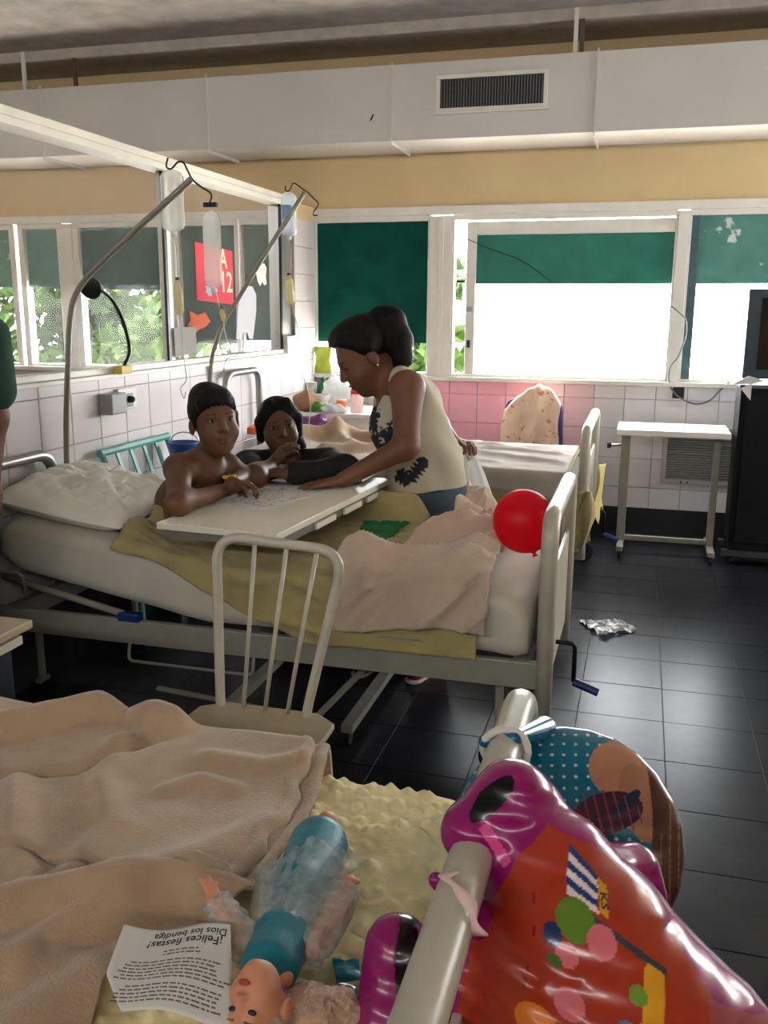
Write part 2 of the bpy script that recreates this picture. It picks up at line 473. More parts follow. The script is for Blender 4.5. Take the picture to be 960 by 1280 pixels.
for i in range(i0, i1+1):
    for j in range(j0, j1+1):
        cx, cy = fx0+(i+.5)*TS, fy0+(j+.5)*TS
        if cx < XL or cx > XR or cy < YB or cy > D: continue
        if -2.2 < cx < 1.75 and 1.0 < cy and abs(cx) < 1.9 and not (cx > .6+.18*cy) and not (cx < -1.0 and cy > 3.6):
            o = bpy.data.objects.new('floor_tile', fme); col.objects.link(o); o.parent = fl
            o.location = (cx, cy, -.0065+random.uniform(-.0004, .0004)); near_tiles += 1
        else: rest.box(cx-TS/2+.002, cx+TS/2-.002, cy-TS/2+.002, cy+TS/2-.002, -.0065, 0)
tag(rest.build('floor_tiles_beyond', floor_t, fl), kind='stuff')

# ================================================================== back wall
wb = struct('wall_back')
MB().box(XL, XR, D, D+.22, -.1, SILL-.03).build('lower_wall', grout, wb)
MB().box(XL, XR, D, D+.22, HEAD, CEIL+.1).build('upper_wall', cream, wb)
bb = MB().box(L, XR, D-.014, D, 0, BASE).build('baseboard_back', black_base); bb['kind'] = 'structure'
ws = MB().box(XL, XR, D-.035, D+.06, SILL-.03, SILL).build('trim_1', frame_paint, bevel=.004); ws['kind'] = 'structure'
# wall tiles: 0.195 m pitch, a cut row under the sill
TB = .195
wme = tile_mesh(TB-.004, TB-.004, .008, .002, 'wall_tile'); cutme = tile_mesh(TB-.004, .088-.004, .008, .002, 'cut_wall_tile')
MESHVAR = {}
def wtile(me, m, loc, rot, parent):
    key = (me.name, m.name)
    if key not in MESHVAR:
        c = me.copy(); c.name = me.name; c.materials.clear(); c.materials.append(m); MESHVAR[key] = c
    o = bpy.data.objects.new('wall_tile', MESHVAR[key]); col.objects.link(o); o.parent = parent; o.location = loc; o.rotation_euler = rot
tx0 = P(743.5, 480, D)[0]
grille_x = (P(835, 545, D)[0], 1.0)
k0 = int(math.floor((L-tx0)/TB))
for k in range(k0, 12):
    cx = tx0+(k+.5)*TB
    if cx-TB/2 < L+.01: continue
    m = tile_glow if -1.75 < cx < -.62 else (tile_glow2 if -.62 <= cx < -.3 else (tile_w if (k*7) % 3 else tile_w2))  # columns within the painted pink glow, then its paler edge
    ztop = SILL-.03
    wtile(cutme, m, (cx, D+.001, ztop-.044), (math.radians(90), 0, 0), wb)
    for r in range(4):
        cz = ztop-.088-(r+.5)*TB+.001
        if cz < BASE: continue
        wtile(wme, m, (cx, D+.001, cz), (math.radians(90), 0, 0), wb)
    # last cut row above the baseboard is covered by it

# ceiling, beam and the outer shell
ce = MB().box(XL, XR, YB, D+.22, CEIL, CEIL+.12).build('ceiling', ceil_m); ce['kind'] = 'structure'
bm_ = MB().box(XL, XR, 5.744, D, 3.065, CEIL+.01).build('trim_2', beam_m, bevel=.012); bm_['kind'] = 'structure'
wr = struct('wall_right')     # side wall out of view; its window is added for side light
WY0, WY1 = 4.5, 5.7
MB().box(XR, XR+.15, YB, D+.22, -.1, SILL).build('lower_wall', cream, wr)
MB().box(XR, XR+.15, YB, D+.22, HEAD, CEIL+.1).build('upper_wall', cream, wr)
MB().box(XR, XR+.15, YB, WY0, SILL, HEAD).box(XR, XR+.15, WY1, D+.22, SILL, HEAD).build('pier', cream, wr)
for y in (WY0+.6,): MB().box(XR+.03, XR+.1, y-.04, y+.04, SILL, HEAD).build('mullion', frame_paint, wr)
wf = struct('wall_front')      # unseen wall behind the camera; its window strip is added for fill light
MB().box(XL, XR, YB-.15, YB, -.1, 2.6).build('lower_wall', cream, wf)
MB().box(XL, XR, YB-.15, YB, 2.85, CEIL+.1).build('upper_wall', cream, wf)
for i in range(6): MB().box(XL+1.98*i-.06, XL+1.98*i+.06, YB-.12, YB, 2.6, 2.85).build('mullion', frame_paint, wf)
wl = MB().box(XL-.15, XL, YB, D+.22, -.1, CEIL+.1).build('wall_far_left', cream); wl['kind'] = 'structure'

# ================================================================== windows in the back wall
ZT = HEAD-.055
wn = [0]
def window(x0, x1, fw=.05, band=None, bm=None, casement=None, z0=SILL, zt=ZT, extra=None):
    """one bay: frame pieces, pane and the painted upper band of the pane"""
    wn[0] += 1
    w = struct('window_%d' % wn[0])
    y0, y1 = D+.0, D+.075
    a = x0; 
    f = MB(); f.box(x0, x1, y0, y1, zt-.0, HEAD); f.build('head_rail', frame_paint, w, bevel=.004)
    MB().box(x0, x0+fw, y0, y1, z0, zt).build('stile', frame_paint, w, bevel=.004)
    MB().box(x1-fw, x1, y0, y1, z0, zt).build('stile', frame_paint, w, bevel=.004)
    MB().box(x0+fw, x1-fw, y0, y1, z0, z0+.02).build('bottom_rail', frame_paint, w, bevel=.004)
    px0, px1, pz0, pz1 = x0+fw, x1-fw, z0+.02, zt
    if casement:
        px0, s, tr = casement
        MB().box(px0, px0+s, y0+.02, y1+.02, z0+.02, zt-.01).build('casement_stile', frame_paint, w, bevel=.004)
        MB().box(px0+s, px1, y0+.02, y1+.02, zt-.01-tr, zt-.01).build('casement_rail', frame_paint, w, bevel=.004)
        px0 += s; pz1 = zt-.01-tr
    MB().box(px0, px1, y0+.045, y0+.049, pz0, pz1).build('pane', pane_m, w)
    if band: MB().box(px0, px1, y0+.038, y0+.044, band, pz1).build('painted_band', bm, w)
    return w
def xb(px, py=300): return P(px, py, D)[0]
window(xb(392), xb(537.5)+.0, .015, 1.225, green_dark)
mu = MB().box(xb(537.5), xb(566), D-.005, D+.085, SILL, ZT+.03).box(xb(537.5)+.06, xb(566)-.06, D-.014, D, SILL, ZT+.02).build('trim_3', frame_paint, bevel=.004); mu['kind'] = 'structure'
w2 = window(xb(566), xb(846), .012, 1.62, green_paint, casement=(xb(583), .065, .085))
MB().box(xb(571), xb(582), D+.03, D+.045, 1.63, 1.645).build('stay_bar', dark_metal, w2)
MB().box(xb(586), xb(590), D+.012, D+.02, 1.2, 1.25).build('latch', dark_metal, w2)
MB().box(xb(584)-.002, xb(592), D+.01, D+.02, 1.44, 1.47).build('hinge', steel, w2)
mu = MB().box(xb(846), xb(861), D-.005, D+.085, SILL, ZT+.03).build('trim_4', frame_paint, bevel=.004); mu['kind'] = 'structure'
w3 = window(xb(861), 1.65, .012, 1.62, green_old)
MB().box(xb(861)+.004, xb(875), D+.004, D+.044, SILL+.02, ZT).build('painted_stile', strip_m, w3, bevel=.003)
window(1.65, XR, .06, 1.62, green_old)
# neighbouring room
window(xb(302)-.02, L-.02, .02, 1.225, green_dark)
window(xb(222)-.02, xb(302)-.03, .03, 1.2, green_dark)
window(xb(90), xb(222)-.03, .05, 1.585, green_dark)
window(xb(22), xb(78), .05, 1.6, green_old)
mu = MB().box(xb(78), xb(90), D-.005, D+.085, SILL, ZT+.03).build('trim_5', frame_paint, bevel=.004); mu['kind'] = 'structure'
window(XL, xb(22)-.03, .05, 1.6, green_old)
tr = MB().box(XL, XR, D-.02, D+.01, HEAD-.02, HEAD+.035).build('trim_6', frame_paint, bevel=.004); tr['kind'] = 'structure'

# ================================================================== left partition: tiled wall, sill, glass, beam
wl2 = struct('wall_left')
ZS = 1.15
MB().box(L-.1, L, YB, D, -.1, ZS).build('lower_wall', grout, wl2)
TL = .2075
lme = tile_mesh(TL-.004, TL-.004, .008, .002, 'left_wall_tile'); lcut = tile_mesh(TL-.004, .047-.004, .008, .0015, 'left_cut_tile')
ty0 = 3.039
for k in range(-4, 16):
    cy = ty0+(k+.5)*TL
    if cy > D-.05: continue
    wtile(lcut, tile_w, (L-.001, cy, 1.105+.0235), (math.radians(90), 0, math.radians(90)), wl2)
    for r in range(4):
        cz = 1.105-(r+.5)*TL
        wtile(lme, tile_w if (k*5+r*3) % 4 else tile_w2, (L-.001, cy, cz), (math.radians(90), 0, math.radians(90)), wl2)
bl_ = MB().box(L, L+.014, YB, D-.015, 0, .272).build('added_baseboard_left', black_base); bl_['kind'] = 'structure'  # black strip added to darken the wall under the bed
sl = MB().box(L-.12, L+.02, YB, 5.80, ZS, ZS+.018).box(L-.09, L-.01, YB, 5.80, ZS+.018, ZS+.045).build('trim_7', frame_paint, bevel=.003); sl['kind'] = 'structure'
bz0, bz1 = 2.093, 2.15
be = struct('trim_8')
MB().box(L-.1, L-.0, YB, 5.98, bz0, bz0+.03).build('lower_channel', white_paint, be, bevel=.003)
MB().box(L-.1, L-.012, YB, 5.98, bz0+.034, bz1+.01).build('upper_channel', white_paint, be, bevel=.003)
MB().box(L-.09, L-.02, YB, 5.98, bz0+.02, bz0+.04).build('shadow_gap', dark_metal, be)
pw = struct('window_20')
gy = [YB, 4.16, 5.66]
for a, b in ((YB, 1.9), (1.96, 4.165), (4.21, 5.62)):
    MB().box(L-.053, L-.047, a, b, ZS+.04, bz0+.01).build('pane', part_glass, pw)
for y in (1.9, 4.165):
    MB().box(L-.075, L-.03, y, y+.045, ZS+.04, bz0).build('post', frame_paint, pw, bevel=.003)
    MB().box(L-.04, L-.027, y-.02, y+.004, ZS+.04, bz0).build('gasket', dark_metal, pw)
MB().box(L-.1, L-.02, 5.62, 5.80, ZS+.04, bz0).build('post', alu, pw, bevel=.003)
MB().box(L-.022, L-.012, 5.60, 5.625, ZS+.04, bz0).build('gasket', dark_metal, pw)
pl = struct('wall_pillar')
MB().box(L-.12, L, 5.80, D, ZS, 2.03).build('core', grout, pl)
MB().box(L-.12, L+.005, 5.80, D, 2.03, 2.13).build('cap', cream, pl)
pme = tile_mesh(.38, TL-.004, .008, .002, 'pillar_tile')
for r in range(5):
    z = ZS+(r+.5)*TL*.85
    me_ = tile_mesh(.385, TL*.85-.004, .008, .002, 'pillar_tile_%d' % r) if r == 0 else me_
    wtile(me_, tile_w, (L-.001, (5.80+D)/2, z), (math.radians(90), 0, math.radians(90)), pl)

# ================================================================== air duct along the window wall
DF, DZ0, DZ1 = 5.715, 2.455, 2.888
du = thing('air_duct', 'long pale grey sheet-metal air duct running above the windows', 'duct', ((XL+XR)/2, DF, DZ0))
MB().box(XL+.01, XR-.01, DF, D-.002, DZ0, DZ1).build('duct_body', duct_m, du, bevel=.004)
for px, py in ((50, 110), (258, 97), (490, 85), (748, 62)):
    x = P(px, py, DF)[0]
    MB().box(x-.004, x+.004, DF-.012, D-.01, DZ0-.02, DZ1+.015).build('joint_flange', duct_m, du)
gx0, gx1 = P(546, 97, DF)[0], P(686, 88, DF)[0]; gz0, gz1 = 2.60, 2.81
vent = thing('air_vent', 'white framed air vent with dark vertical slats set in the duct', 'vent', ((gx0+gx1)/2, DF, gz0))
fr = MB(); t = .024
fr.box(gx0, gx1, DF-.016, DF-.001, gz0, gz0+t).box(gx0, gx1, DF-.016, DF-.001, gz1-t, gz1).box(gx0, gx0+t, DF-.016, DF-.001, gz0+t, gz1-t).box(gx1-t, gx1, DF-.016, DF-.001, gz0+t, gz1-t)
fr.build('frame', white_paint, vent, bevel=.002)
MB().box(gx0-.01, gx1+.01, DF-.024, DF-.001, gz0-.01, gz0+.004).build('lower_lip', white_paint, vent, bevel=.003)
MB().box(gx0+t, gx1-t, DF-.003, DF-.001, gz0+t, gz1-t).build('dark_backing', rubber, vent)
slat_m = mat('vent_slat_grey', '#6a6a68', .5)
n = 36
for i in range(n):
    x = gx0+t+(gx1-gx0-2*t)*(i+.5)/n
    MB().box(x-.0022, x+.0022, DF-.014, DF-.003, gz0+t, gz1-t).build('slat', slat_m, vent)
def rod(px, top, bot, m, label, w=.012):
    a, b = P(*top, DF+.03), P(*bot, DF+.03)
    b[2] = DZ1; a[2] = CEIL-.001 if m is white_paint else 3.067
    MB().box(b[0]-w, b[0]+w, DF+.02, DF+.026+w, b[2], a[2]).build('duct_hanger', m).__setitem__('label', label)
brown = mat('rusty_brown_steel', '#5d4c3a', .8, var=.2)
for px, top, bot, m, lb in ((95, (95, 67), (95, 108), brown, 'short rusty hanger strap above the duct near the glass partition'), (32, (32, 48), (32, 112), white_paint, 'thin white hanger rod above the duct end beyond the partition'),
                        (729, (729, 14), (727, 63), brown, 'short rusty hanger strap beside the white rod near the vent'), (720, (720, 0), (719, 65), white_paint, 'thin white hanger rod right of the air vent')):
    rod(px, top, bot, m, lb)
for o in col.objects:
    if o.name.startswith('duct_hanger'): o['category'] = 'hanger'
ch = P(465, 147, DF)
MB().obox(ch+np.array([0, -.002, 0]), (.008, .006, .04), rotm('Y', .5)).build('dark_clip', rubber).__setitem__('label', 'tiny dark mark-like clip stuck on the duct face left of the vent'); bpy.data.objects['dark_clip']['category'] = 'clip'

# ================================================================== outside
gm = mat('sunlit_concrete_ground', '#d8d6cf', .9)
g = MB().box(-60, 60, D+3, 120, -3.3, -3).build('ground', gm); g['kind'] = 'structure'
g2 = MB().box(-30, 30, D+.22, D+3, -.6, -.45).build('terrace', gm); g2['kind'] = 'structure'
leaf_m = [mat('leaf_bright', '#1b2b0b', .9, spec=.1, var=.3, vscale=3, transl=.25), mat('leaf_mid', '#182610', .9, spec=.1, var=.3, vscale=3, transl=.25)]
bark = mat('bark', '#6a5744', .9, var=.3, bump=.4)
def tree(label, c, r, h, n, m, seed, name='leafy_tree'):
    rr = np.random.RandomState(seed)
    t = thing(name, label, 'tree', c)
    MB().tube(smooth_path([c, (c[0]+.1, c[1], c[2]+h*.3), (c[0]-.1, c[1]+.1, c[2]+h*.6), (c[0], c[1], c[2]+h*.85)], 4), [.16]*5+[.12]*4+[.06]*4, 8).build('trunk', bark, t)
    b = MB()
    cl = [(rr.normal(size=3)*np.array([r*.55, r*.45, h*.2])+np.array([c[0], c[1], c[2]+h*.62])) for _ in range(26)]
    for i in range(n):
        q = cl[rr.randint(len(cl))]; dv = rr.normal(size=3); dv /= np.linalg.norm(dv); p = q+dv*r*.33*rr.uniform(.6, 1.05)
        s = rr.uniform(.09, .17); a = rr.normal(size=3); a /= np.linalg.norm(a); w = np.cross(a, rr.normal(size=3)); w /= np.linalg.norm(w)
        b.add([p-a*s, p+w*s*.5, p+a*s, p-w*s*.5], [(0, 1, 2, 3)])
    b.build('foliage', m, t)
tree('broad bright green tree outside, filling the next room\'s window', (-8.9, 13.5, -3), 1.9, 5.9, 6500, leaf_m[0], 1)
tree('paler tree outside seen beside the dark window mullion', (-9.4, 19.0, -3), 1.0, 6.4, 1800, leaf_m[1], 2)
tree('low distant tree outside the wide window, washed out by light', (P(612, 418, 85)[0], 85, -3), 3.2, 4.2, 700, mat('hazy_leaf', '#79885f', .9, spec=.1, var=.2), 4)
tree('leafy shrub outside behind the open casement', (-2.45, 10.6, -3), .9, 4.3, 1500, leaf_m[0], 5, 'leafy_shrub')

# ================================================================== fabrics
sheet_w = mat('white_sheet', '#c8c2b3', .85, var=.06, vscale=6, bump=.12, bscale=90, sheen=.2)
pillow_m = mat('off_white_pillowcase', '#f3efe4', .85, var=.08, vscale=9, bump=.15, bscale=70)
yellow_m = mat('faded_yellow_sheet', '#a99a68', .9, var=.16, vscale=9, bump=.2, bscale=120, sheen=.2)
beige_m = mat('beige_wool_blanket', '#ab9075', .95, var=.12, vscale=14, bump=.35, bscale=220, sheen=.4)
beige2_m = mat('pale_beige_blanket', '#c0a996', .95, var=.1, vscale=12, bump=.3, bscale=200, sheen=.4)
quilt_m = mat('cream_quilted_cover', '#eedfae', .9, var=.08, vscale=16, bump=.2, bscale=140)
grey_bl = mat('grey_beige_blanket', '#8f8478', .95, var=.1, vscale=10, bump=.25, bscale=180)
panel_m = mat('pale_laminate', '#e4ddcb', .35, var=.06, vscale=8)

# ================================================================== beds
def caster(parent, x, y, r=.06):
    c = MB().tube([(x, y, .30), (x, y, r*2+.01)], .014, 8).box(x-.012, x+.012, y-.028, y+.028, r*2-.005, r*2+.012).build('caster', enamel_shade, parent)
    MB().lathe([(r*.5, -.016), (r, -.012), (r, .012), (r*.5, .016)], (x, y, r), (0, 1, 0), 20).build('wheel', rubber, c, smooth=False)
def footboard(parent, x, y0, y1, zt, zb, r=.026, m=enamel, pz=(.30, .70)):
    f = MB().tube(round_path([(x, y0, zb), (x, y0, zt), (x, y1, zt), (x, y1, zb)], .09, 8), r, 14).build('footboard', m, parent, smooth=True)
    MB().box(x-.006, x+.006, y0+r*.6, y1-r*.6, pz[0], pz[1]).build('panel', m, f, bevel=.003)
    return f
def bed(label, xh, xf, y0, y1, rail, zt, zb, hb, pz, m=enamel_shade, crank=None, casters=True):
    b = thing('hospital_bed', label, 'bed', ((xh+xf)/2, (y0+y1)/2, 0))
    for y, s in ((y0, -1), (y1, 1)):
        MB().box(xh, xf-.02, y-.014, y+.014, rail-.085, rail).build('side_rail', m, b, bevel=.004)
    MB().box(xh, xh+.04, y0+.015, y1-.015, rail-.08, rail-.01).build('cross_bar', m, b)
    MB().box((xh+xf)/2-.02, (xh+xf)/2+.02, y0+.015, y1-.015, rail-.08, rail-.01).build('cross_bar', m, b)
    MB().box(xf-.10, xf-.06, y0+.015, y1-.015, rail-.08, rail-.01).build('cross_bar', m, b)
    footboard(b, xf, y0-.0, y1, zt, zb, m=enamel, pz=pz)
    if hb:
        hx, hy0, hy1, hz, hr = hb
        MB().tube(round_path([(hx, hy0, rail-.05), (hx, hy0, hz), (hx, hy1, hz), (hx, hy1, rail-.05)], .1, 8), hr, 12).build('headboard', steel, b, smooth=True)
    if casters:
        for y, dx in ((y0+.05, .14), (y1-.05, .03 if y0 > 4 else .14)):
            for x in (xh+.12, xf-dx): caster(b, x, y)
    if crank:
        cx, cy, cz = crank
        c = MB().tube(round_path([(xf-.05, cy, cz), (cx, cy, cz), (cx+.0, cy+.01, cz-.14)], .02, 4), .008, 8).build('crank', dark_metal, b, smooth=True)
        MB().tube([(cx, cy+.01, cz-.14), (cx+.085, cy+.0, cz-.165)], .015, 10).build('crank_grip', blue_grip, c)
    return b
# ---- bed in the middle, where the boy sits
B1 = dict(xh=-2.16, xf=-.225, y0=2.62, y1=3.37)
bed1 = bed('white enamelled hospital bed with the children\'s table and a red balloon on it', -2.16, -.225, 2.62, 3.37, .41, .855, .2, (-2.19, 2.55, 3.03, .90, .022), (.3, .66), crank=(-.155, 2.95, .36))
def m1top(x):
    h = max(0, -1.35-x); e = max(0, x+.42)
    return .615+h*.17+.0-.35*e*e*4
def mattress_mesh(x0, x1, y0, y1, top, thick, nx=50, ny=26, wob=.006, seed=3):
    G = []
    for i in range(nx+1):
        x = x0+(x1-x0)*i/nx; ring = []
        ze = top(x); zb_ = ze-thick
        r = .055
        ex = min(x-x0, x1-x); sq = 1-.35*max(0, 1-ex/.07)**2
        pr = []
        for a in range(7): an = math.pi/2*a/6; pr.append((y0+r-r*math.sin(an), ze-r+r*math.cos(an)))
        for a in range(7): an = math.pi/2*a/6; pr.append((y0+r-r*math.cos(an), zb_+r-r*math.sin(an)))
        pr2 = [(y0+y1-p[0], p[1]) for p in pr][::-1]
        top_ = [(y1-r+(y0+2*r-y1)*k/10, ze) for k in range(1, 10)]
        bot_ = [(y0+r+(y1-y0-2*r)*k/6, zb_) for k in range(1, 6)]
        prof = top_+pr+bot_+pr2
        zc = (ze+zb_)/2
        for y, z in prof:
            w = wob*fbm(x*3, y*3+z*5, 1.3, seed)
            ring.append((x, y+w*(1 if y > (y0+y1)/2 else -1), zc+(z-zc)*sq+w))
        G.append(ring)
    mb = MB(); n = len(G[0]); mb.v = [np.array(p) for r_ in G for p in r_]
    for i in range(nx):
        for j in range(n): mb.f.append([i*n+j, i*n+(j+1) % n, (i+1)*n+(j+1) % n, (i+1)*n+j])
    mb.f.append(list(range(n))[::-1]); mb.f.append([nx*n+j for j in range(n)])
    return mb
mattress_mesh(-2.12, -.28, 2.615, 3.365, m1top, .2).build('mattress', sheet_w, bed1, smooth=True)
# raised backrest frame and hinge, grab loops on the rail
MB().tube([(-2.13, 2.625, .52), (-1.66, 2.625, .425)], .013, 8).tube([(-2.13, 3.36, .52), (-1.66, 3.36, .425)], .013, 8).tube([(-2.13, 2.625, .52), (-2.13, 3.36, .52)], .013, 8).build('backrest_frame', enamel_shade, bed1, smooth=True)
MB().box(-1.67, -1.59, 2.60, 2.635, .405, .435).build('hinge_block', blue_grip, bed1, bevel=.004)
def loop(x0, x1, y, za, zb_): return round_path([(x0, y, za), (x0, y-.012, zb_), (x1, y-.012, zb_), (x1, y, za)], .02, 4)
MB().tube(loop(-.745, -.595, 2.605, .40, .455), .006, 8).build('grab_loop', enamel_shade, bed1, smooth=True)
MB().tube(loop(-2.17, -2.03, 2.605, .46, .545), .006, 8).build('grab_loop', enamel_shade, bed1, smooth=True)
MB().tube(loop(-1.63, -1.17, 2.605, .33, .27), .006, 8).build('lower_loop', enamel_shade, bed1, smooth=True)
MB().tube([(-1.0, 2.72, .08), (-.75, 3.2, .33)], .012, 8).tube([(-1.0, 2.72, .08), (-1.6, 2.72, .12)], .010, 8).build('under_brace', enamel_shade, bed1)

# yellow sheet pulled across the mattress
def prof_y(u):
    t = (u+1.66)/1.25; t = min(1, max(0, t))
    hang = max(.0, min(1, (t-.12)/.42))
    zt_ = m1top(u)+.012
    return [(3.385, zt_-.13), (3.385, zt_), (2.9, zt_+.004), (2.607, zt_), (2.603-.012*hang, zt_-.02-.20*hang)]
def disp_y(u, y, z, s):
    f = .014*fbm(u*2.2+y*1.2, y*5, 1.2, 11)+.024*abs(fbm(u*1.3, y*7+u*2.5, 1.5, 4))
    f += .022*(1-min(1, abs(fbm(u*1.6, y*8+(z-.6)*6, 1.2, 19))*1.7))**3
    f *= 1-.92*max(0, min(1, (u+.93)/.08))*max(0, min(1, (2.80-y)/.15))
    edge = math.exp(-((u+1.64)/.05)**2)*.03
    return max(0, f)+.004+edge*(1+.5*math.sin(y*40))
ys = drape('yellow_sheet', np.linspace(-1.66, -.43, 100), prof_y, yellow_m, disp_y, 110, .006)
tag(ys, 'faded yellow sheet rumpled across the bed beneath the children\'s table', 'sheet')
# yellow-olive hump between the table and the beige blanket
# beige blanket heaped at the foot
rb = ridge([([(-.98, 2.68), (-.8, 2.86), (-.45, 3.06)], .085, .045), ([(-.92, 2.63), (-.66, 2.72), (-.42, 2.84)], .055, .035), ([(-.86, 2.66), (-.6, 2.64), (-.45, 2.72)], .03, .03),
            ([(-.98, 2.98), (-.8, 3.2), (-.60, 3.33)], .14, .055), ([(-.72, 3.0), (-.52, 3.3)], .10, .05), ([(-.9, 2.92), (-.6, 3.12), (-.44, 3.2)], .06, .035), ([(-.5, 2.68), (-.44, 2.95)], .025, .03)])
def prof_b(u):
    zt_ = m1top(u)+.040
    t = (u+1.0)/.6
    return [(3.395, zt_-.2), (3.395, zt_), (2.9, zt_+.01), (2.60, zt_), (2.575, zt_-.17+.02*math.sin(u*9))]
def disp_b(u, y, z, s):
    sk_ = .28*max(0, min(1, (y-2.62)/.38))*max(0, min(1, (-.40-u)/.48))
    d1, d2 = u*.8+(y-3)*.6, -u*.6+(y-3)*.8+(z-.6)*.5
    rg = (1-min(1, abs(fbm(d1*1.3, d2*5.5, 1.3, 33))*1.6))**3
    return (.008+rb(u+sk_, y)+.034*rg+.012*fbm(u*3, y*3, 1.4, 21)+.006*fbm(u*9, y*9, 1.2, 5), sk_, 0)
bb1 = drape('beige_blanket', np.linspace(-.88, -.40, 80), prof_b, beige2_m, disp_b, 140, .008)
tag(bb1, 'pale beige blanket heaped in folds beside the red balloon', 'blanket')
# olive-yellow sheet bunched up between table and blanket
ro = ridge([([(-1.02, 3.34), (-.92, 3.33), (-.80, 3.30)], .12, .06), ([(-1.05, 3.05), (-.85, 3.12)], .03, .05)])
def prof_o(u):
    zt_ = m1top(u)+.022
    return [(3.40, zt_-.12), (3.40, zt_), (2.95, zt_)]
ob = drape('bunched_sheet', np.linspace(-1.14, -.74, 40), prof_o, yellow_m, lambda u, y, z, s: .004+ro(u, y)*min(1, max(0, (y-2.9)/.15))+.01*fbm(u*4, y*4, 1.3, 8), 50, .006)
tag(ob, 'olive yellow bed cover bunched up between the girl and the table', 'bed cover')
# pillow
def pillow(name, c, sx, sy, sz, R, m, label, seed, wr=.012):
    G = []; n = 40
    for sgn in (1, -1):
        rows = []
        for i in range(n+1):
            row = []
            for j in range(n+1):
                a, b = 2*i/n-1, 2*j/n-1
                e = max(0, (1-a**4))*max(0, (1-b**4))
                z = sgn*sz*e**.5
                z += (wr*fbm(a*1.5+b*2.5, b*5-a, 1.2, seed)+wr*.8*abs(fbm(a*3+b*1.5, (b-a)*4, 1.3, seed+3)))*e if sgn > 0 else 0
                if sgn > 0:      # gathered pleats fanning out from one corner
                    th_ = math.atan2(b+1.25, 1.35-a); z += wr*.30*math.sin(th_*34+2*fbm(a, b, 1.2, seed))*e*min(1, math.hypot(b+1.25, 1.35-a)/1.2)
                row.append(np.array(c)+R@np.array([a*sx*(1-.06*b*b), b*sy*(1-.06*a*a), z]))
            rows.append(row)
        G.append(rows)
    mb = MB(); mb.grid(G[0]); mb.grid([r[::-1] for r in G[1]])
    o = mb.build(name, m, smooth=True)
    return tag(o, label, 'pillow')
Rp = rotm('Z', .12)@rotm('Y', .19)@rotm('X', .03)
pillow('pillow', (-1.95, 2.94, .765), .25, .32, .05, Rp, pillow_m, 'crumpled off-white pillow behind the shirtless boy', 5, .03)

# ---- bed by the windows
bed2 = bed('hospital bed with rumpled white bedding standing below the pink glow on the tiles', -2.14, -.235, 4.45, 5.38, .42, .885, .25, (-2.19, 4.6, 5.06, 1.10, .02), (.34, .70), crank=(-.15, 5.2, .34))
def m2top(x): return .64+max(0, -1.5-x)*.12
mattress_mesh(-2.1, -.29, 4.46, 5.37, m2top, .2, seed=9).build('mattress', sheet_w, bed2, smooth=True)
def prof_2(u):
    z = m2top(u)+.025
    return [(5.40, z-.1), (5.40, z), (4.9, z+.008), (4.44, z), (4.42, .40)]
tag(drape('yellow_bed_cover', np.linspace(-1.5, -.31, 40), prof_2, yellow_m, lambda u, y, z, s: .004+.008*fbm(u*4, z*5+y*2, 1.2, 31), 50, .005), 'pale yellow cover hanging over the side of the window bed', 'bed cover')
def prof_3(u):
    z = m2top(u)+.036
    return [(5.42, z-.08), (5.42, z), (4.9, z+.008), (4.43, z), (4.41, .565+.02*math.sin(u*6))]
r3 = ridge([([(-1.4, 4.9), (-1.0, 5.15), (-.6, 5.05)], .02, .03), ([(-1.2, 4.85), (-.8, 5.05), (-.4, 4.95)], .016, .025), ([(-1.35, 5.1), (-.9, 5.3)], .018, .03), ([(-1.3, 5.3), (-.9, 4.9), (-.4, 4.7)], .02, .05), ([(-1.1, 5.0), (-.5, 5.2)], .018, .04), ([(-1.3, 4.7), (-.7, 4.62)], .015, .04)])
gb = drape('grey_blanket', np.linspace(-1.45, -.32, 50), prof_3, mat('pale_grey_wool', '#a79d92', .9, var=.1, vscale=9, bump=.2, bscale=160), lambda u, y, z, s: .006+r3(u, y)+.008*fbm(u*3, y*4, 1.3, 17), 60, .006)
tag(gb, 'smooth pale grey blanket spread over the window bed', 'blanket')
r4 = ridge([([(-1.95, 4.75), (-1.6, 5.0), (-1.3, 4.9)], .07, .06), ([(-1.8, 5.15), (-1.5, 4.7)], .06, .05), ([(-1.6, 4.55), (-1.3, 4.75)], .05, .05)])
def prof_4(u):
    z = m2top(u)+.045
    return [(5.2, z), (4.85, z+.01), (4.44, z), (4.425, z-.06)]
bb2 = drape('crumpled_blanket', np.linspace(-1.86, -1.28, 40), prof_4, beige_m, lambda u, y, z, s: .006+r4(u, y)+.012*fbm(u*5, y*5, 1.3, 27), 60, .007)
tag(bb2, 'beige blanket crumpled on the window bed behind the woman in black', 'blanket')
# cloth corners hanging by the footboard of that bed
cl = MB(); G = []
for i in range(14):
    t = i/13; row = []
    for j in range(18):
        s = j/17
        row.append((-.27+.09*t+.012*math.sin(s*7+t*5), 4.405-.02*math.sin(t*9+s*3), .60-.31*s*(1-.2*t)))
    G.append(row)
tag(cl.grid(G).build('hanging_sheet', yellow_m, smooth=True, solid=.004), 'corner of yellow sheet dangling past the window bed footboard', 'sheet')
G = []
for i in range(10):
    t = i/9
    G.append([(-.19+.012*math.sin(s*6+t*8)+.02*t, 5.0+.16*t, .62-.28*s*(1+.15*math.sin(t*6))) for s in np.linspace(0, 1, 14)])
tag(MB().grid(G).build('yellow_cloth', mat('bright_yellow_cloth', '#cdbb7a', .9, var=.1), smooth=True, solid=.004), 'light yellow cloth hung on the outside of the window bed footboard', 'cloth')

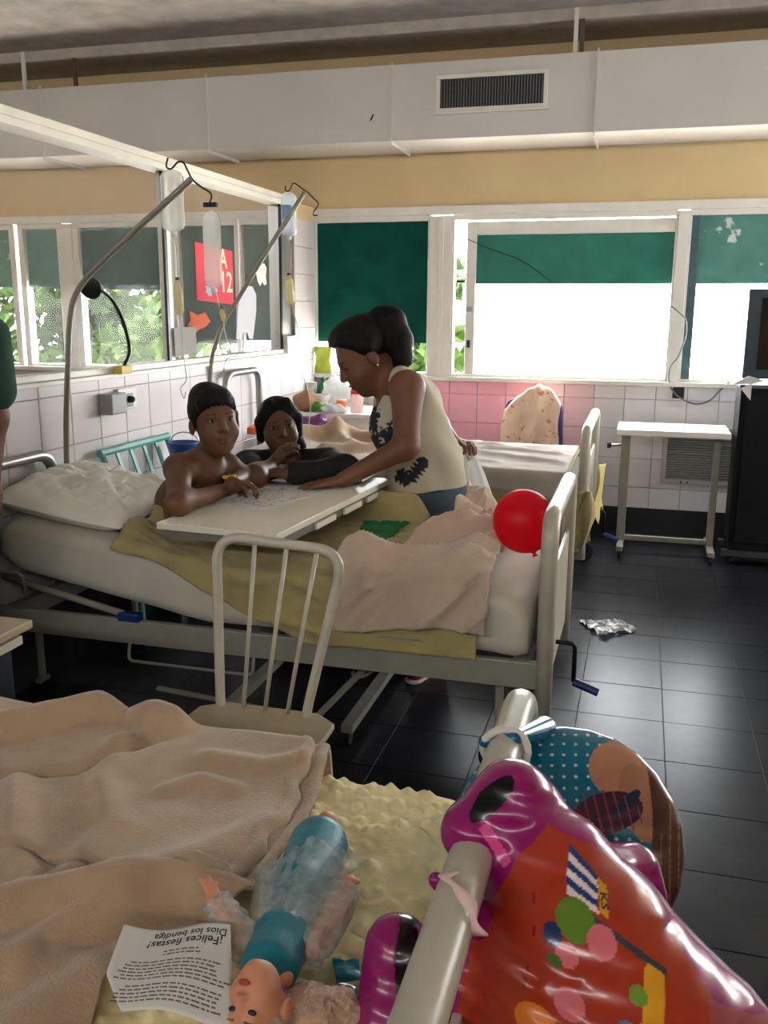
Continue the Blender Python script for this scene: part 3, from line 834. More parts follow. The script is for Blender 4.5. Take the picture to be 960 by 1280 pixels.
# ---- bed in the foreground
bed3 = bed('cream hospital bed with a thick tubular footboard and quilted cover, doll lying on it', -2.1, -.157, .53, 1.46, .42, .82, .2, None, (.3, .66), m=enamel)
def m3top(x): return .60-.3*max(0, x+.32)**2*6
mattress_mesh(-2.05, -.215, .54, 1.45, m3top, .19, seed=13).build('mattress', sheet_w, bed3, smooth=True)

# ---- foreground bed: quilted cover, blanket
def Q(px, py, d): return C0+ray(px, py)*d
us = np.linspace(-1.25, -.185, 230); nvq = 210
G = []
for u in us:
    z = m3top(u)+.012-.55*max(0, u+.245)**2*9
    q = resample(round_path([np.array(p) for p in [(1.475, z-.12), (1.475, z), (1.0, z+.003), (.60, z)]], .06, 6), nvq)
    row = []
    for j in range(nvq):
        y, zz = q[j]
        F = noise.voronoi(Vector((u*36+y*7, y*30, 2.2)))[0][0]
        h = .016*max(0, 1-1.5*F)**1.3-.004+.004*fbm(u*3, y*3, 1.5, 41)
        nz_ = min(1, max(0, (zz-(z-.06))/.06))
        row.append((u, y+h*(1-nz_), zz+h*nz_))
    G.append(row)
qc = MB().grid(G).build('quilted_cover', quilt_m, smooth=True, solid=.004, offset=1)
tag(qc, 'cream quilted mattress cover under the doll in the teal dress', 'bed cover')
def vridge(X, Y, lines):
    Z = np.zeros_like(X)
    for pts, a, w in lines:
        best = np.full_like(X, 9.0)
        for p, q_ in zip(pts[:-1], pts[1:]):
            d0 = np.array(q_[:2])-np.array(p[:2]); l2 = d0@d0+1e-12
            t = np.clip(((X-p[0])*d0[0]+(Y-p[1])*d0[1])/l2, 0, 1)
            best = np.minimum(best, np.hypot(X-p[0]-t*d0[0], Y-p[1]-t*d0[1]))
        Z += a*np.exp(-(best/w)**2)
    return Z
def pz(pts, z=.68): return [PZ(a, b, z) for a, b in pts]
edge = np.array(pz([(412, 912), (404, 940), (396, 975), (378, 1012), (345, 1060), (312, 1098), (314, 1118), (270, 1135), (180, 1160), (128, 1215), (95, 1300), (70, 1400)], .655))
def xr(y): return np.interp(y, edge[::-1, 1], edge[::-1, 0])
ny_, nx_ = 170, 230
ty = np.linspace(0, 1, ny_); yy = .60+ty*(1.50-.60)
X = np.zeros((ny_+14, nx_)); Y = np.zeros_like(X); Z = np.zeros_like(X)
sx_ = 1-(1-np.linspace(0, 1, nx_))**1.25
for i in range(ny_):
    X[i] = -1.45+(xr(yy[i])+1.45)*sx_; Y[i] = yy[i]
hz = np.zeros_like(X)
lines = [(pz([(-160, 930), (-40, 905), (40, 890), (120, 872), (170, 868), (212, 888)]), .05, .032), (pz([(-40, 950), (90, 940), (190, 902)]), -.018, .02),
         (pz([(150, 905), (128, 960), (140, 1010), (90, 1060)]), .017, .025), (pz([(20, 955), (15, 1020), (30, 1080)]), .02, .028), (pz([(205, 965), (250, 950), (290, 962)]), .012, .018),
         (pz([(-60, 1120), (60, 1098), (150, 1085), (240, 1078), (300, 1100)]), .045, .03), (pz([(60, 1150), (170, 1125), (270, 1112)]), -.02, .025),
         (pz([(-80, 1190), (20, 1170), (90, 1130), (150, 1105)]), .03, .035), (pz([(0, 1260), (60, 1215), (110, 1190)]), .02, .04),
         (pz([(260, 925), (330, 935), (390, 925)]), .01, .02), (pz([(330, 1000), (250, 1040), (180, 1060)]), .008, .025)]
hz[:ny_] = vridge(X[:ny_], Y[:ny_], lines)
for i in range(ny_):
    for j in range(nx_):
        hz[i, j] += .009*fbm(X[i, j]*2.4, Y[i, j]*3.2, 1.6, 51)
# hems: the folded edges run side by side along the border
bd = (xr(Y[:ny_])-X[:ny_])
wave = .006*np.sin(Y[:ny_]*38)+.004*np.sin(Y[:ny_]*75)
up_ = Y[:ny_] > edge[5, 1]-.02
hz[:ny_] += up_*(.007*np.exp(-((bd-.004)/.007)**2)+.012*np.clip((bd-.030-wave)/.006, 0, 1)+.004*np.exp(-((bd-.040-wave)/.006)**2))
zb = np.array([m3top(x) for x in X[:ny_].ravel()]).reshape(X[:ny_].shape)
Z[:ny_] = zb+.026+np.maximum(hz[:ny_], -.004)
for k in range(14):
    t = (k+1)/14; i = ny_+k
    X[i] = X[ny_-1]; Y[i] = 1.50+.022*math.sin(min(1, t*3)*1.57)+.006*np.sin(X[i]*22); Z[i] = Z[ny_-1]-.3*t
bl3 = MB().grid(np.stack([X, Y, Z], 2)).build('wool_blanket', beige_m, smooth=True, solid=.009, offset=-1)
tag(bl3, 'large beige wool blanket thrown over the quilted cover of the foreground bed', 'blanket')

# printed sheet of paper, upside down to the camera
paper_m = mat('white_paper', '#d6d3ce', .8, var=.05, vscale=10)
ink = mat('black_ink', '#2a2a2c', .8)
pc = [PZ(155, 1156, .70), PZ(120, 1222, .685), PZ(152, 1274, .675), PZ(290, 1276, .69), PZ(284, 1157, .705)]
pc = np.array(pc)
def paper_z(x, y): return np.interp(y, [.72, .80, .90], [.672, .690, .702])+.006*math.sin((x+.5)*45)
c4 = np.array([PZ(155, 1156, .70), PZ(288, 1157, .705), PZ(292, 1276, .69), PZ(118, 1262, .675)])
def paper_pt(a, b, lift=0):
    p = (c4[0]*(1-a)+c4[1]*a)*(1-b)+(c4[3]*(1-a)+c4[2]*a)*b
    # torn left corner
    return np.array([p[0], p[1], paper_z(p[0], p[1])+lift])
G = []
for i in range(25):
    b = i/24; a0 = 0 if b > .5 else 0
    cut = max(0, (b-.62)/.38)*.2
    G.append([paper_pt(cut+(1-cut)*j/24, b) for j in range(25)])
pap = MB().grid(G).build('printed_sheet', paper_m, smooth=True, solid=.0006, offset=1)
tag(pap, 'creased white sheet with a printed holiday message lying beside the doll', 'paper')
def text_on(body, size, a, b, parent, lift=.0012, bold=False):
    cu = bpy.data.curves.new('text', 'FONT'); cu.body = body; cu.size = 1; cu.align_x = 'CENTER'; cu.align_y = 'CENTER'; cu.resolution_u = 2
    if bold: cu.offset = .012
    cu.shear = .2
    o = bpy.data.objects.new('tmp', cu); col.objects.link(o)
    dg = bpy.context.evaluated_depsgraph_get(); me = bpy.data.meshes.new_from_object(o.evaluated_get(dg))
    bpy.data.objects.remove(o)
    v = np.array([q.co for q in me.vertices]); f = [list(p.vertices) for p in me.polygons]
    # reading direction is turned by half a circle: text x runs towards smaller a, text y towards larger b
    w = [paper_pt(a-q[0]*size, b+q[1]*size*1.15, lift) for q in v]
    finish('lettering', w, f, ink, parent)
text_on('¡Felices fiestas!', .112, .60, .20, pap, bold=True)
text_on('Dios los bendiga', .100, .64, .10, pap, bold=True)
rr = random.Random(3)
body_lines = MB()
for k in range(15):
    b = .30+k*.042
    if k in (2, 9): continue
    x = .06+rr.uniform(0, .12) if k > 1 else .42
    end = .97-rr.uniform(0, .14) if k > 1 else .7
    while x < end:
        w = rr.uniform(.02, .07)
        q = [paper_pt(x, b, .0009), paper_pt(min(x+w, .98), b, .0009), paper_pt(min(x+w, .98), b+.017, .0009), paper_pt(x, b+.017, .0009)]
        body_lines.add(q, [(0, 1, 2, 3)]); x += w+.012
body_lines.build('small_print', mat('grey_ink', '#6a6866', .8), pap)['kind'] = 'stuff'

# ---- doll
skin_doll = mat('doll_skin', '#c98a6a', .45, spec=.4)
teal_cloth = mat('teal_satin', '#0f7485', .4, var=.12, vscale=30, bump=.1, bscale=120)
tulle = mat('white_tulle', '#d8dedd', .5, var=.3, vscale=60, alpha=.40, transl=.3)
hair_d = mat('doll_blond_hair', '#c9a68e', .45, var=.3, vscale=60, bump=.5, bscale=200)
dl = thing('doll', 'doll in a teal dress with white tulle sleeves lying on the quilted cover', 'doll', tuple(PZ(360, 1150, .625)))
zc = .665
hd = PZ(326, 1262, .68)
nk, ch_, wst, hip = PZ(352, 1222, .675), PZ(348, 1188, .672), PZ(362, 1150, .668), PZ(372, 1115, .665)
db = Body(.012)
toc = C0-hd; toc /= np.linalg.norm(toc)
Rd = frame(toc*.80-AR*.55, AD*.90+AR*.12)
SD = .43
Td = add_head(db, hd, Rd, SD)
db.cone(nk, ch_, .014, .02).cone(ch_, wst, .033, .022).cone(wst, hip, .024, .032)
db.cone(hip, PZ(395, 1050, .652), .03, .018).cone(PZ(395, 1050, .652), PZ(409, 1030, .652), .016, .013)
db.ball(PZ(409, 1029, .655), .0175)
# arms with spread fingers
la = [PZ(312, 1188, .672), PZ(285, 1150, .685), PZ(266, 1118, .70)]
db.chain(la, [.016, .013, .009])
for px, py in ((251, 1100), (270, 1104), (261, 1098)):
    db.cone(la[-1], PZ(px, py, .712), .006, .0035, .004)
ra_ = [PZ(392, 1182, .672), PZ(418, 1140, .68), PZ(436, 1104, .685)]
db.chain(ra_, [.016, .014, .011])
for px, py in ((430, 1096), (442, 1094), (447, 1102)): db.cone(ra_[-1], PZ(px, py, .69), .006, .004, .004)
db.build('body', skin_doll, dl, .0022)
bod = Body(.012); bod.cone(PZ(338, 1206, .675), PZ(352, 1175, .672), .036, .037).cone(PZ(352, 1175, .672), wst, .035, .027).build('bodice', teal_cloth, dl, .003)
sk = Body(.015); sk.cone(wst, hip, .029, .037).cone(hip, PZ(398, 1058, .655), .037, .045).plane(PZ(404, 1046, .65), PZ(404, 1046, .65)-hip).plane(PZ(400, 1050, .636), (0, 0, -1)).build('skirt', teal_cloth, dl, .003)
belt = smooth_path([wst+np.array([-.026, -.002, .012]), wst+np.array([-.01, .004, .027]), wst+np.array([.012, .002, .027]), wst+np.array([.028, -.002, .010])], 5)
MB().tube(belt, .0035, 6).build('belt', mat('silver_ribbon', '#a9b2b0', .4), dl, smooth=True)
def tulle_fan(cen, a, b, n=18, amp=.006, seed=0):
    """a ruffled sheet between two polylines"""
    A_, B_ = resample(a, n), resample(b, n); g_ = []
    for i in range(n):
        row = []
        for j in range(10):
            t = j/9; p = A_[i]*(1-t)+B_[i]*t
            row.append(p+np.array([0, 0, amp*math.sin(i*1.7+seed)*(.3+t)+amp*.6*math.sin(j*2.1+i)]))
        g_.append(row)
    return g_
MB().grid(tulle_fan(0, [PZ(322, 1150, .70), PZ(362, 1140, .712), PZ(388, 1152, .70)], [PZ(325, 1090, .69), PZ(390, 1045, .71), PZ(455, 1075, .69)], 26, .003)).build('tulle_overskirt', tulle, dl, smooth=True)
MB().grid(tulle_fan(0, [PZ(308, 1180, .675), PZ(315, 1120, .675), PZ(322, 1088, .68)], [PZ(338, 1165, .705), PZ(340, 1110, .70), PZ(346, 1070, .69)], 16, .004, 2)).build('tulle_side', tulle, dl, smooth=True)
for pts, rs in ((la, [.022, .02, .016]), (ra_, [.023, .022, .019])):
    b_ = Body(.008); b_.chain(pts, rs).plane(pts[-1]-(pts[-1]-pts[-2])*.25, pts[-1]-pts[-2])
    b_.build('tulle_sleeve', tulle, dl, .004, disp=lambda v: v+.0025*np.sin(v*420))
hr = Body(.012); hr.ell(Td(0, .046, -.022), np.array((.088, .090, .104))*SD, Rd)
hr.cut_ell(Td(0, -.035, .10), np.array((.085, .098, .10))*SD, Rd, k=.006)
hr.chain([Td(.0, .06, -.09), PZ(392, 1268, .655), PZ(425, 1262, .65), PZ(446, 1270, .648)], [.028, .026, .022, .012])
hr.chain([Td(.03, .02, -.09), PZ(385, 1250, .655), PZ(410, 1248, .65)], [.022, .018, .010])
hr.build('hair', hair_d, dl, .0025, disp=lambda v: v+.0008*np.sin(v[:, [1, 2, 0]]*700))
brow_d = mat('doll_brow', '#6b4a38', .7)
def blob(name, c, r, R, m, parent, vox=.0012): return Body(.001).ell(c, r, R).build(name, m, parent, vox)
for x_ in (.031, -.031):
    blob('eye', Td(x_, .003, .077), np.array((.014, .008, .007))*SD, Rd, mat('doll_eye_dark', '#22303c', .2), dl, .0008)
    Body(.001).cone(Td(x_*.6, .026, .086), Td(x_*1.5, .028, .074), .003*SD, .002*SD).build('eyebrow', brow_d, dl, .0008)
blob('lips', Td(0, -.0625, .090), np.array((.019, .009, .005))*SD, Rd, mat('doll_lips', '#9c3b3c', .35), dl, .0008)
# silver wrapping and a teal scrap next to the doll's hair
wrap_m = mat('silver_wrapping', '#a9adb5', .22, metal=.7, var=.3, vscale=40)
def crumple(name, c4_, m, label, cat, amp, seed, n=26, sc=18, solid=.001, base=None):
    g_ = []
    A_, B_, C_, D_ = [np.array(p, float) for p in c4_]
    for i in range(n):
        row = []
        for j in range(n):
            a, b = i/(n-1), j/(n-1)
            p = (A_*(1-a)+B_*a)*(1-b)+(D_*(1-a)+C_*a)*b
            z = amp*(abs(fbm(p[0], p[1], sc, seed))+.25*fbm(p[0], p[1], sc*2.5, seed+1))
            row.append(p+np.array([.3*amp*fbm(p[1], p[0], sc, seed+2), .3*amp*fbm(p[0], p[1], sc, seed+3), max(z, 0)]))
        g_.append(row)
    o = MB().grid(g_).build(name, m, smooth=True, solid=solid, offset=0)
    return tag(o, label, cat)
crumple('foil_wrapping', [PZ(395, 1245, .64), PZ(446, 1232, .64), PZ(452, 1290, .64), PZ(398, 1295, .64)], wrap_m, 'crumpled silver wrapping beside the doll\'s hair', 'wrapping', .02, 3)
crumple('teal_cloth', [PZ(415, 1200, .632), PZ(448, 1204, .632), PZ(450, 1228, .632), PZ(420, 1232, .632)], teal_cloth, 'small teal scrap of cloth between doll and pink foil balloon', 'cloth', .008, 6)

# ---- foil balloons tied to the footboard bar
E1, E2 = AR, AD
foil = mat('printed_foil', '#ffffff', .24, spec=.5, attr='Col', coat=.25, bump=.04, bscale=25)
pb = thing('foil_balloon', 'magenta and orange foil balloon with printed shapes tied on the bed rail', 'balloon', tuple(PZ(700, 1150, .66)))
pbm = Body(.02)
pbm.chain([Q(690, 1095, 1.10), Q(722, 1195, 1.07), Q(775, 1305, 1.04)], [.080, .122, .160])
pbm.cone(Q(775, 1305, 1.04), Q(890, 1330, 1.0), .15, .085)
pbm.cone(Q(655, 1085, 1.10), Q(628, 1030, 1.12), .050, .040)            # limb towards the top
pbm.cone(Q(592, 1040, 1.10), Q(640, 1000, 1.12), .040, .046).cone(Q(640, 1000, 1.12), Q(668, 1010, 1.13), .044, .036)
pbm.cone(Q(640, 1215, 1.08), Q(540, 1225, 1.10), .06, .045)             # limb under the bar
pbm.cone(Q(497, 1185, 1.10), Q(490, 1290, 1.06), .040, .046)
pbm.cone(Q(735, 1100, 1.16), Q(790, 1090, 1.20), .05, .035)
pbm.cone(Q(790, 1090, 1.20), Q(815, 1120, 1.2), .03, .02)
def wrinkle(v):
    s = (v-Q(700, 1150, 1.07)); a, b = s@E1, s@E2
    return v+(AF*-1)[None, :]*(.0016*np.sin(a*160+b*60)*np.clip(np.abs(a)*4, 0, 1)+.0012*np.sin(b*210-a*40))[:, None]
pbo = pbm.build('foil_skin', foil, pb, .0021, disp=wrinkle)
def px_of(px, py, d=1.02): return ((px-480)/FPX*d, (py-640)/FPX*d)
def inside(poly, a, b):
    r = np.zeros(len(a), bool); n = len(poly)
    for i in range(n):
        x0, y0 = poly[i]; x1, y1 = poly[i-1]
        c = ((y0 > b) != (y1 > b)) & (a < (x1-x0)*(b-y0)/((y1-y0)+1e-12)+x0)
        r ^= c
    return r
def paint_pink(co):
    s = co-C0; a, b = s@E1, s@E2
    k = FPX/1.04; u = 480+a*k; v = 640+b*k          # local print coordinates across the balloon's face
    c = np.tile(lin('#8f0f63'), (len(co), 1))
    def put(mask, colr): c[mask] = lin(colr)
    org = inside([(648, 1075), (690, 1040), (745, 1062), (800, 1105), (865, 1210), (905, 1300), (905, 1420), (560, 1420), (575, 1240), (600, 1165)], u, v)
    put(org, '#a5311a')
    pk = inside([(850, 1195), (1000, 1260), (1000, 1420), (800, 1420), (815, 1290)], u, v); put(pk, '#9c4450')
    put(((u-920)/42)**2+((v-1296)/28)**2 < 1, '#a0262f')
    def el(x, y, rx, ry, ang, colr):
        ca, sa = math.cos(ang), math.sin(ang); p, q = (u-x)*ca+(v-y)*sa, -(u-x)*sa+(v-y)*ca
        put(((p/rx)**2+(q/ry)**2 < 1), colr)
    el(620, 1012, 38, 13, -.72, '#0d0a0c'); el(509, 1210, 15, 52, .08, '#0d0a0c')
    put(inside([(601, 1045), (613, 1037), (641, 1082), (632, 1092)], u, v), '#cf4b8f')
    # striped awning, pole, yellow strip with plain blocks, dots
    q = [(714, 1058), (742, 1086), (733, 1115), (700, 1100)]
    for i in range(6):
        t0, t1 = i/6, (i+1)/6
        A1 = [q[0][k_]*(1-t0)+q[3][k_]*t0 for k_ in (0, 1)]; A2 = [q[0][k_]*(1-t1)+q[3][k_]*t1 for k_ in (0, 1)]
        B1_ = [q[1][k_]*(1-t0)+q[2][k_]*t0 for k_ in (0, 1)]; B2_ = [q[1][k_]*(1-t1)+q[2][k_]*t1 for k_ in (0, 1)]
        put(inside([A1, B1_, B2_, A2], u, v), '#1d3f74' if i % 2 == 0 else '#e6cfd0')
    put(inside([(742, 1087), (751, 1095), (744, 1119), (735, 1114)], u, v), '#d99a1e')
    put(inside([(722, 1112), (806, 1167), (803, 1174), (719, 1117)], u, v), '#3a3f48')
    put(inside([(782, 1159), (802, 1171), (763, 1290), (735, 1290)], u, v), '#d99a1e')
    el(706, 1122, 22, 20, 0, '#5f7f24'); el(766, 1185, 11, 9, .4, '#6d8f2a'); el(748, 1215, 12, 10, .4, '#5c7a9c'); el(655, 1228, 22, 20, 0, '#df7a1f')
    put(inside([(640, 1222), (655, 1245), (662, 1266), (640, 1268), (632, 1250)], u, v), '#df7a1f')
    for x, y, r in ((733, 1140, 17), (692, 1153, 13), (690, 1198, 16), (695, 1258, 22)): el(x, y, r, r*.95, 0, '#d26a72')
    el(678, 1137, 10, 12, .3, '#22305e'); el(678, 1160, 8, 6, .3, '#4d6a2b')
    for x, y in ((664, 1110), (660, 1138), (650, 1175), (646, 1190)): put(inside([(x-2, y-5), (x+1, y-5), (x-1, y+5), (x-4, y+5)], u, v), '#7d1a12')
    return c
paint(pbo, paint_pink)
from mathutils.bvhtree import BVHTree
def foil_text(body, px, py, size, ang, o, parent, m):
    """print on the balloon: the flat letters are laid onto its skin"""
    org = ORG[o.name]; bv = BVHTree.FromPolygons([tuple(v.co) for v in o.data.vertices], [tuple(p.vertices) for p in o.data.polygons])
    cu = bpy.data.curves.new('text', 'FONT'); cu.body = body; cu.size = 1; cu.align_x = 'CENTER'; cu.align_y = 'CENTER'; cu.resolution_u = 2; cu.offset = .02
    t = bpy.data.objects.new('tmp', cu); col.objects.link(t)
    me = bpy.data.meshes.new_from_object(t.evaluated_get(bpy.context.evaluated_depsgraph_get())); bpy.data.objects.remove(t)
    ca, sa = math.cos(ang), math.sin(ang); k = 1.04/FPX; out = []
    for q in me.vertices:
        u = px+(q.co[0]*ca+q.co[1]*sa)*size; v = py+(q.co[0]*sa-q.co[1]*ca)*size
        st = C0+E1*(u-480)*k+E2*(v-640)*k-org
        h = bv.ray_cast(Vector(st), Vector(AF))
        if h[0] is None: return
        out.append(np.array(h[0])+org-AF*.0012)
    finish('lettering', out, [list(p.vertices) for p in me.polygons], m, parent)
foil_text('KS', 743, 1105, 12, 1.75, pbo, pb, ink)
# pale ribbon tied round the bar
ribbon_m = mat('pale_ribbon', '#d7b9b4', .6)
G = []
path = smooth_path([PZ(566, 1092, .852), PZ(556, 1098, .855), PZ(572, 1112, .853), PZ(588, 1135, .842), PZ(594, 1160, .83), PZ(600, 1172, .815)], 6)
for i, p in enumerate(path):
    w = .006+.003*math.sin(i*.5); G.append([p+np.array([-w, 0, 0]), p+np.array([w, .002, .002])])
tag(MB().grid(G).build('ribbon', ribbon_m, smooth=True, solid=.001), 'pale ribbon tying the magenta balloon to the footboard bar', 'ribbon')
tail = Body(.008); tail.chain([Q(545, 1100, 1.02), Q(565, 1116, 1.03), Q(600, 1150, 1.06), Q(640, 1165, 1.08)], [.009, .013, .02, .035])
to = tail.build('foil_tail', foil, pb, .003); paint(to, lambda co: np.tile(lin('#8f0f63'), (len(co), 1)))

rbm = Body(.01)
bc = Q(705, 1050, 1.36)
nrm = (C0-bc); nrm = nrm/np.linalg.norm(nrm); nrm = nrm+np.array([-.15, .0, .25]); nrm /= np.linalg.norm(nrm)
e1 = np.cross((0, 0, 1), nrm); e1 /= np.linalg.norm(e1); e2 = np.cross(nrm, e1)
RB = .172; mb = MB(); G = []
for side in (1, -1):
    g_ = []
    for i in range(131):
        r = i/130
        row = []
        for j in range(421):
            an = 2*math.pi*j/420
            cr = 1+.003*math.sin(an*26)*r**4
            h = side*(.058*math.sqrt(max(0, 1-r**2.4))+.0025*math.sin(an*26)*r**3*(1-r)*3)
            row.append(bc+RB*r*cr*(e1*math.cos(an)+e2*math.sin(an))+nrm*h)
        g_.append(row if side > 0 else row[::-1])
    mb.grid(g_)
rbo_t = thing('foil_balloon', 'round teal foil balloon with white dots hanging beside the bed rail', 'balloon', tuple(bc-np.array([0, 0, RB])))
rbo = mb.build('foil_skin', foil, rbo_t, smooth=True)
def paint_blue(co):
    s = co-bc; a, b = s@e1/RB, s@e2/RB
    n = len(co); c = np.tile(lin('#08667f'), (n, 1))
    def put(m, h): c[m] = lin(h)
    du_, dv_ = (a*9.5+b*2) % 1-.5, (b*9.5-a*2) % 1-.5
    put(du_**2+dv_**2 < .016, '#b9d4d6')
    rad = np.hypot(a, b)
    def el(x, y, rx, ry, ang, h):
        ca, sa = math.cos(ang), math.sin(ang); p, q = (a-x)*ca+(b-y)*sa, -(a-x)*sa+(b-y)*ca
        put((p/rx)**2+(q/ry)**2 < 1, h)
    el(.55, .62, .40, .17, -.75, '#9a6a52'); el(.36, .64, .22, .26, .2, '#a87558'); el(.60, .40, .16, .34, .35, '#9d6b50')
    el(.36, .24, .30, .17, .5, '#3f1a2a'); el(.50, .36, .16, .05, 1.0, '#20263f')
    put((np.sin(a*70+b*30) > .86) & (((a-.36)/.3)**2+((b-.24)/.2)**2 < .9), '#7a3a4a')
    el(.02, .05, .18, .08, -.5, '#6b2f24'); el(.16, -.02, .12, .05, -.2, '#8d5a34'); el(.10, .16, .10, .05, .2, '#5d1830')
    put((a > .62+.22*np.cos(b*1.6)-.10) & (b < .75), '#4a2a22')
    put((a > .80) & (np.abs(np.sin(a*46+b*5)) < .25), '#7d553d')
    for x, y, r in ((.32, -.25, .16), (.50, -.42, .17)):
        q = np.hypot(a-x, b-y); an = np.arctan2(b-y, a-x); put(q < r*(1+.12*np.sin(an*5)), '#5d1833'); put((q < r*.75) & (np.sin(q*60+an) > .5), '#8d3550')
    return c
paint(rbo, paint_blue)
knot = PZ(624, 905, .86)
b_ = Body(.01); b_.cone(bc+e2*RB*.93-e1*RB*.35, knot+np.array([.022, 0, -.02]), .022, .009).cone(knot+np.array([.022, 0, -.02]), np.array([-.157-.03, knot[1], .83]), .008, .010)
nb = b_.build('foil_neck', foil, rbo_t, .003); paint(nb, lambda co: np.tile(lin('#0a5f86'), (len(co), 1)))
kn = [np.array([-.157+.033*math.cos(t), knot[1]+.005*math.sin(t*2), .82+.033*math.sin(t)]) for t in np.linspace(0, 6.28, 20)]
tag(MB().tube(kn, .006, 8, closed=True).build('white_tie', mat('white_cord', '#cfcac0', .7), smooth=True), 'white cord knotted round the bar holding the teal balloon', 'cord')

# ================================================================== white metal chair between the beds
chm = enamel
chair = thing('metal_chair', 'cream metal chair with three back spindles standing between two beds', 'chair', (-.86, 1.8, 0))
yb = 1.97
def cb(px, py): return P(px, py, yb)
lp, rp = cb(275, 700), cb(427, 705)
lb_, rb_ = cb(276, 892), cb(379, 908)
ltop, rtop = cb(270, 668), cb(431, 690)
MB().tube(round_path([(lb_[0]-.005, yb+.02, 0), lb_, ltop, rtop, rb_, (rb_[0]-.01, yb+.02, 0)], .075, 8), .0125, 12).build('back_frame', chm, chair, smooth=True)
for (a, b) in (((319, 672), (304, 893)), ((359, 678), (330, 898)), ((397, 684), (357, 903))):
    MB().tube([cb(*a), cb(*b)], .0058, 8).build('spindle', chm, chair, smooth=True)
zs = .445; G = []
sx0, sx1 = lb_[0]-.06, rb_[0]+.10
seat = MB().prism([(sx0+.03, 1.58, zs), (sx1-.03, 1.58, zs), (sx1, 1.66, zs), (sx1-.01, 1.95, zs), (sx1-.07, 1.995, zs), (sx0+.07, 1.995, zs), (sx0+.01, 1.95, zs), (sx0, 1.66, zs)], (0, 0, 1), .018)
seat.build('seat', mat('worn_cream_seat', '#a89c84', .5, var=.15), chair, bevel=.005)
for x in (sx0+.05, sx1-.05): MB().tube([(x, 1.62, zs), (x, 1.60, 0)], .0125, 10).build('leg', chm, chair, smooth=True)

# ================================================================== bedside cabinet at the left edge
nsx, nsy = PZ(41, 774, .64)[0], PZ(41, 774, .64)[1]
ns = thing('bedside_cabinet', 'dark blue bedside cabinet with a pale wooden top at the bed side', 'cabinet', (nsx-.2, nsy-.2, 0))
navy = mat('dark_blue_laminate', '#1d2430', .5)
MB().box(nsx-.42, nsx, nsy-.40, nsy, .615, .64).build('top', mat('pale_wood_top', '#b8a98f', .5, var=.12, vscale=10), ns, bevel=.005)
MB().box(nsx-.42, nsx-.02, nsy-.38, nsy-.02, .575, .60).build('pull_tray', panel_m, ns, bevel=.003)
MB().box(nsx-.40, nsx-.05, nsy-.37, nsy-.03, .04, .614).build('body', navy, ns, bevel=.004)
MB().box(nsx-.36, nsx-.09, nsy-.382, nsy-.37, .08, .5).build('door', navy, ns, bevel=.003)
for x in (nsx-.38, nsx-.07):
    for y in (nsy-.35, nsy-.05): MB().box(x-.015, x+.015, y-.015, y+.015, 0, .041).build('foot', rubber, ns)

# ================================================================== overbed table with the children
TZ = .79
A0, B0 = PZ(195, 653, TZ), PZ(346, 668, TZ)
exv = (B0-A0)/np.linalg.norm(B0-A0); eyv = np.array([-exv[1], exv[0], 0.0]); TW = np.linalg.norm(B0-A0); TLn = 1.0
def tp(a, b, z): return A0+exv*a+eyv*b+np.array([0, 0, z-TZ])
tb = thing('overbed_table', 'pale laminate overbed table standing across the boy\'s bed', 'table', tuple(tp(TW*.6, .95, 0)))
MB().prism([tp(0, 0, TZ-.022), tp(TW, 0, TZ-.022), tp(TW, TLn, TZ-.022), tp(0, TLn, TZ-.022)], (0, 0, 1), .022).build('table_top', panel_m, tb, bevel=.003)
fr = MB()
for a in (.02, TW-.02): fr.prism([tp(a-.012, .02, TZ-.05), tp(a+.012, .02, TZ-.05), tp(a+.012, TLn-.02, TZ-.05), tp(a-.012, TLn-.02, TZ-.05)], (0, 0, 1), .026)
fr.prism([tp(.02, .02, TZ-.05), tp(TW-.02, .02, TZ-.05), tp(TW-.02, .045, TZ-.05), tp(.02, .045, TZ-.05)], (0, 0, 1), .026)
fr.build('under_frame', mat('grey_steel_frame', '#77726a', .5), tb)
for b in (.28, .52, .74): MB().prism([tp(TW-.005, b, TZ-.048), tp(TW+.004, b, TZ-.048), tp(TW+.004, b+.16, TZ-.048), tp(TW-.005, b+.16, TZ-.048)], (0, 0, 1), .02).build('edge_clip', panel_m, tb)
cpt = tp(TW*.6, .95, 0)
MB().box(cpt[0]-.025, cpt[0]+.025, cpt[1]-.02, cpt[1]+.02, .05, TZ-.05).build('column', enamel_shade, tb)
MB().box(cpt[0]-.25, cpt[0]-.21, cpt[1]-.72, cpt[1]+.02, .05, .08).box(cpt[0]+.21, cpt[0]+.25, cpt[1]-.72, cpt[1]+.02, .05, .08).box(cpt[0]-.25, cpt[0]+.25, cpt[1]-.02, cpt[1]+.02, .05, .08).build('base', enamel_shade, tb)
for a in (-.23, .23):
    for b in (-.7, 0): MB().lathe([(.012, -.01), (.025, -.008), (.025, .008), (.012, .01)], (cpt[0]+a, cpt[1]+b, .025), (1, 0, 0), 12).build('wheel', rubber, tb)
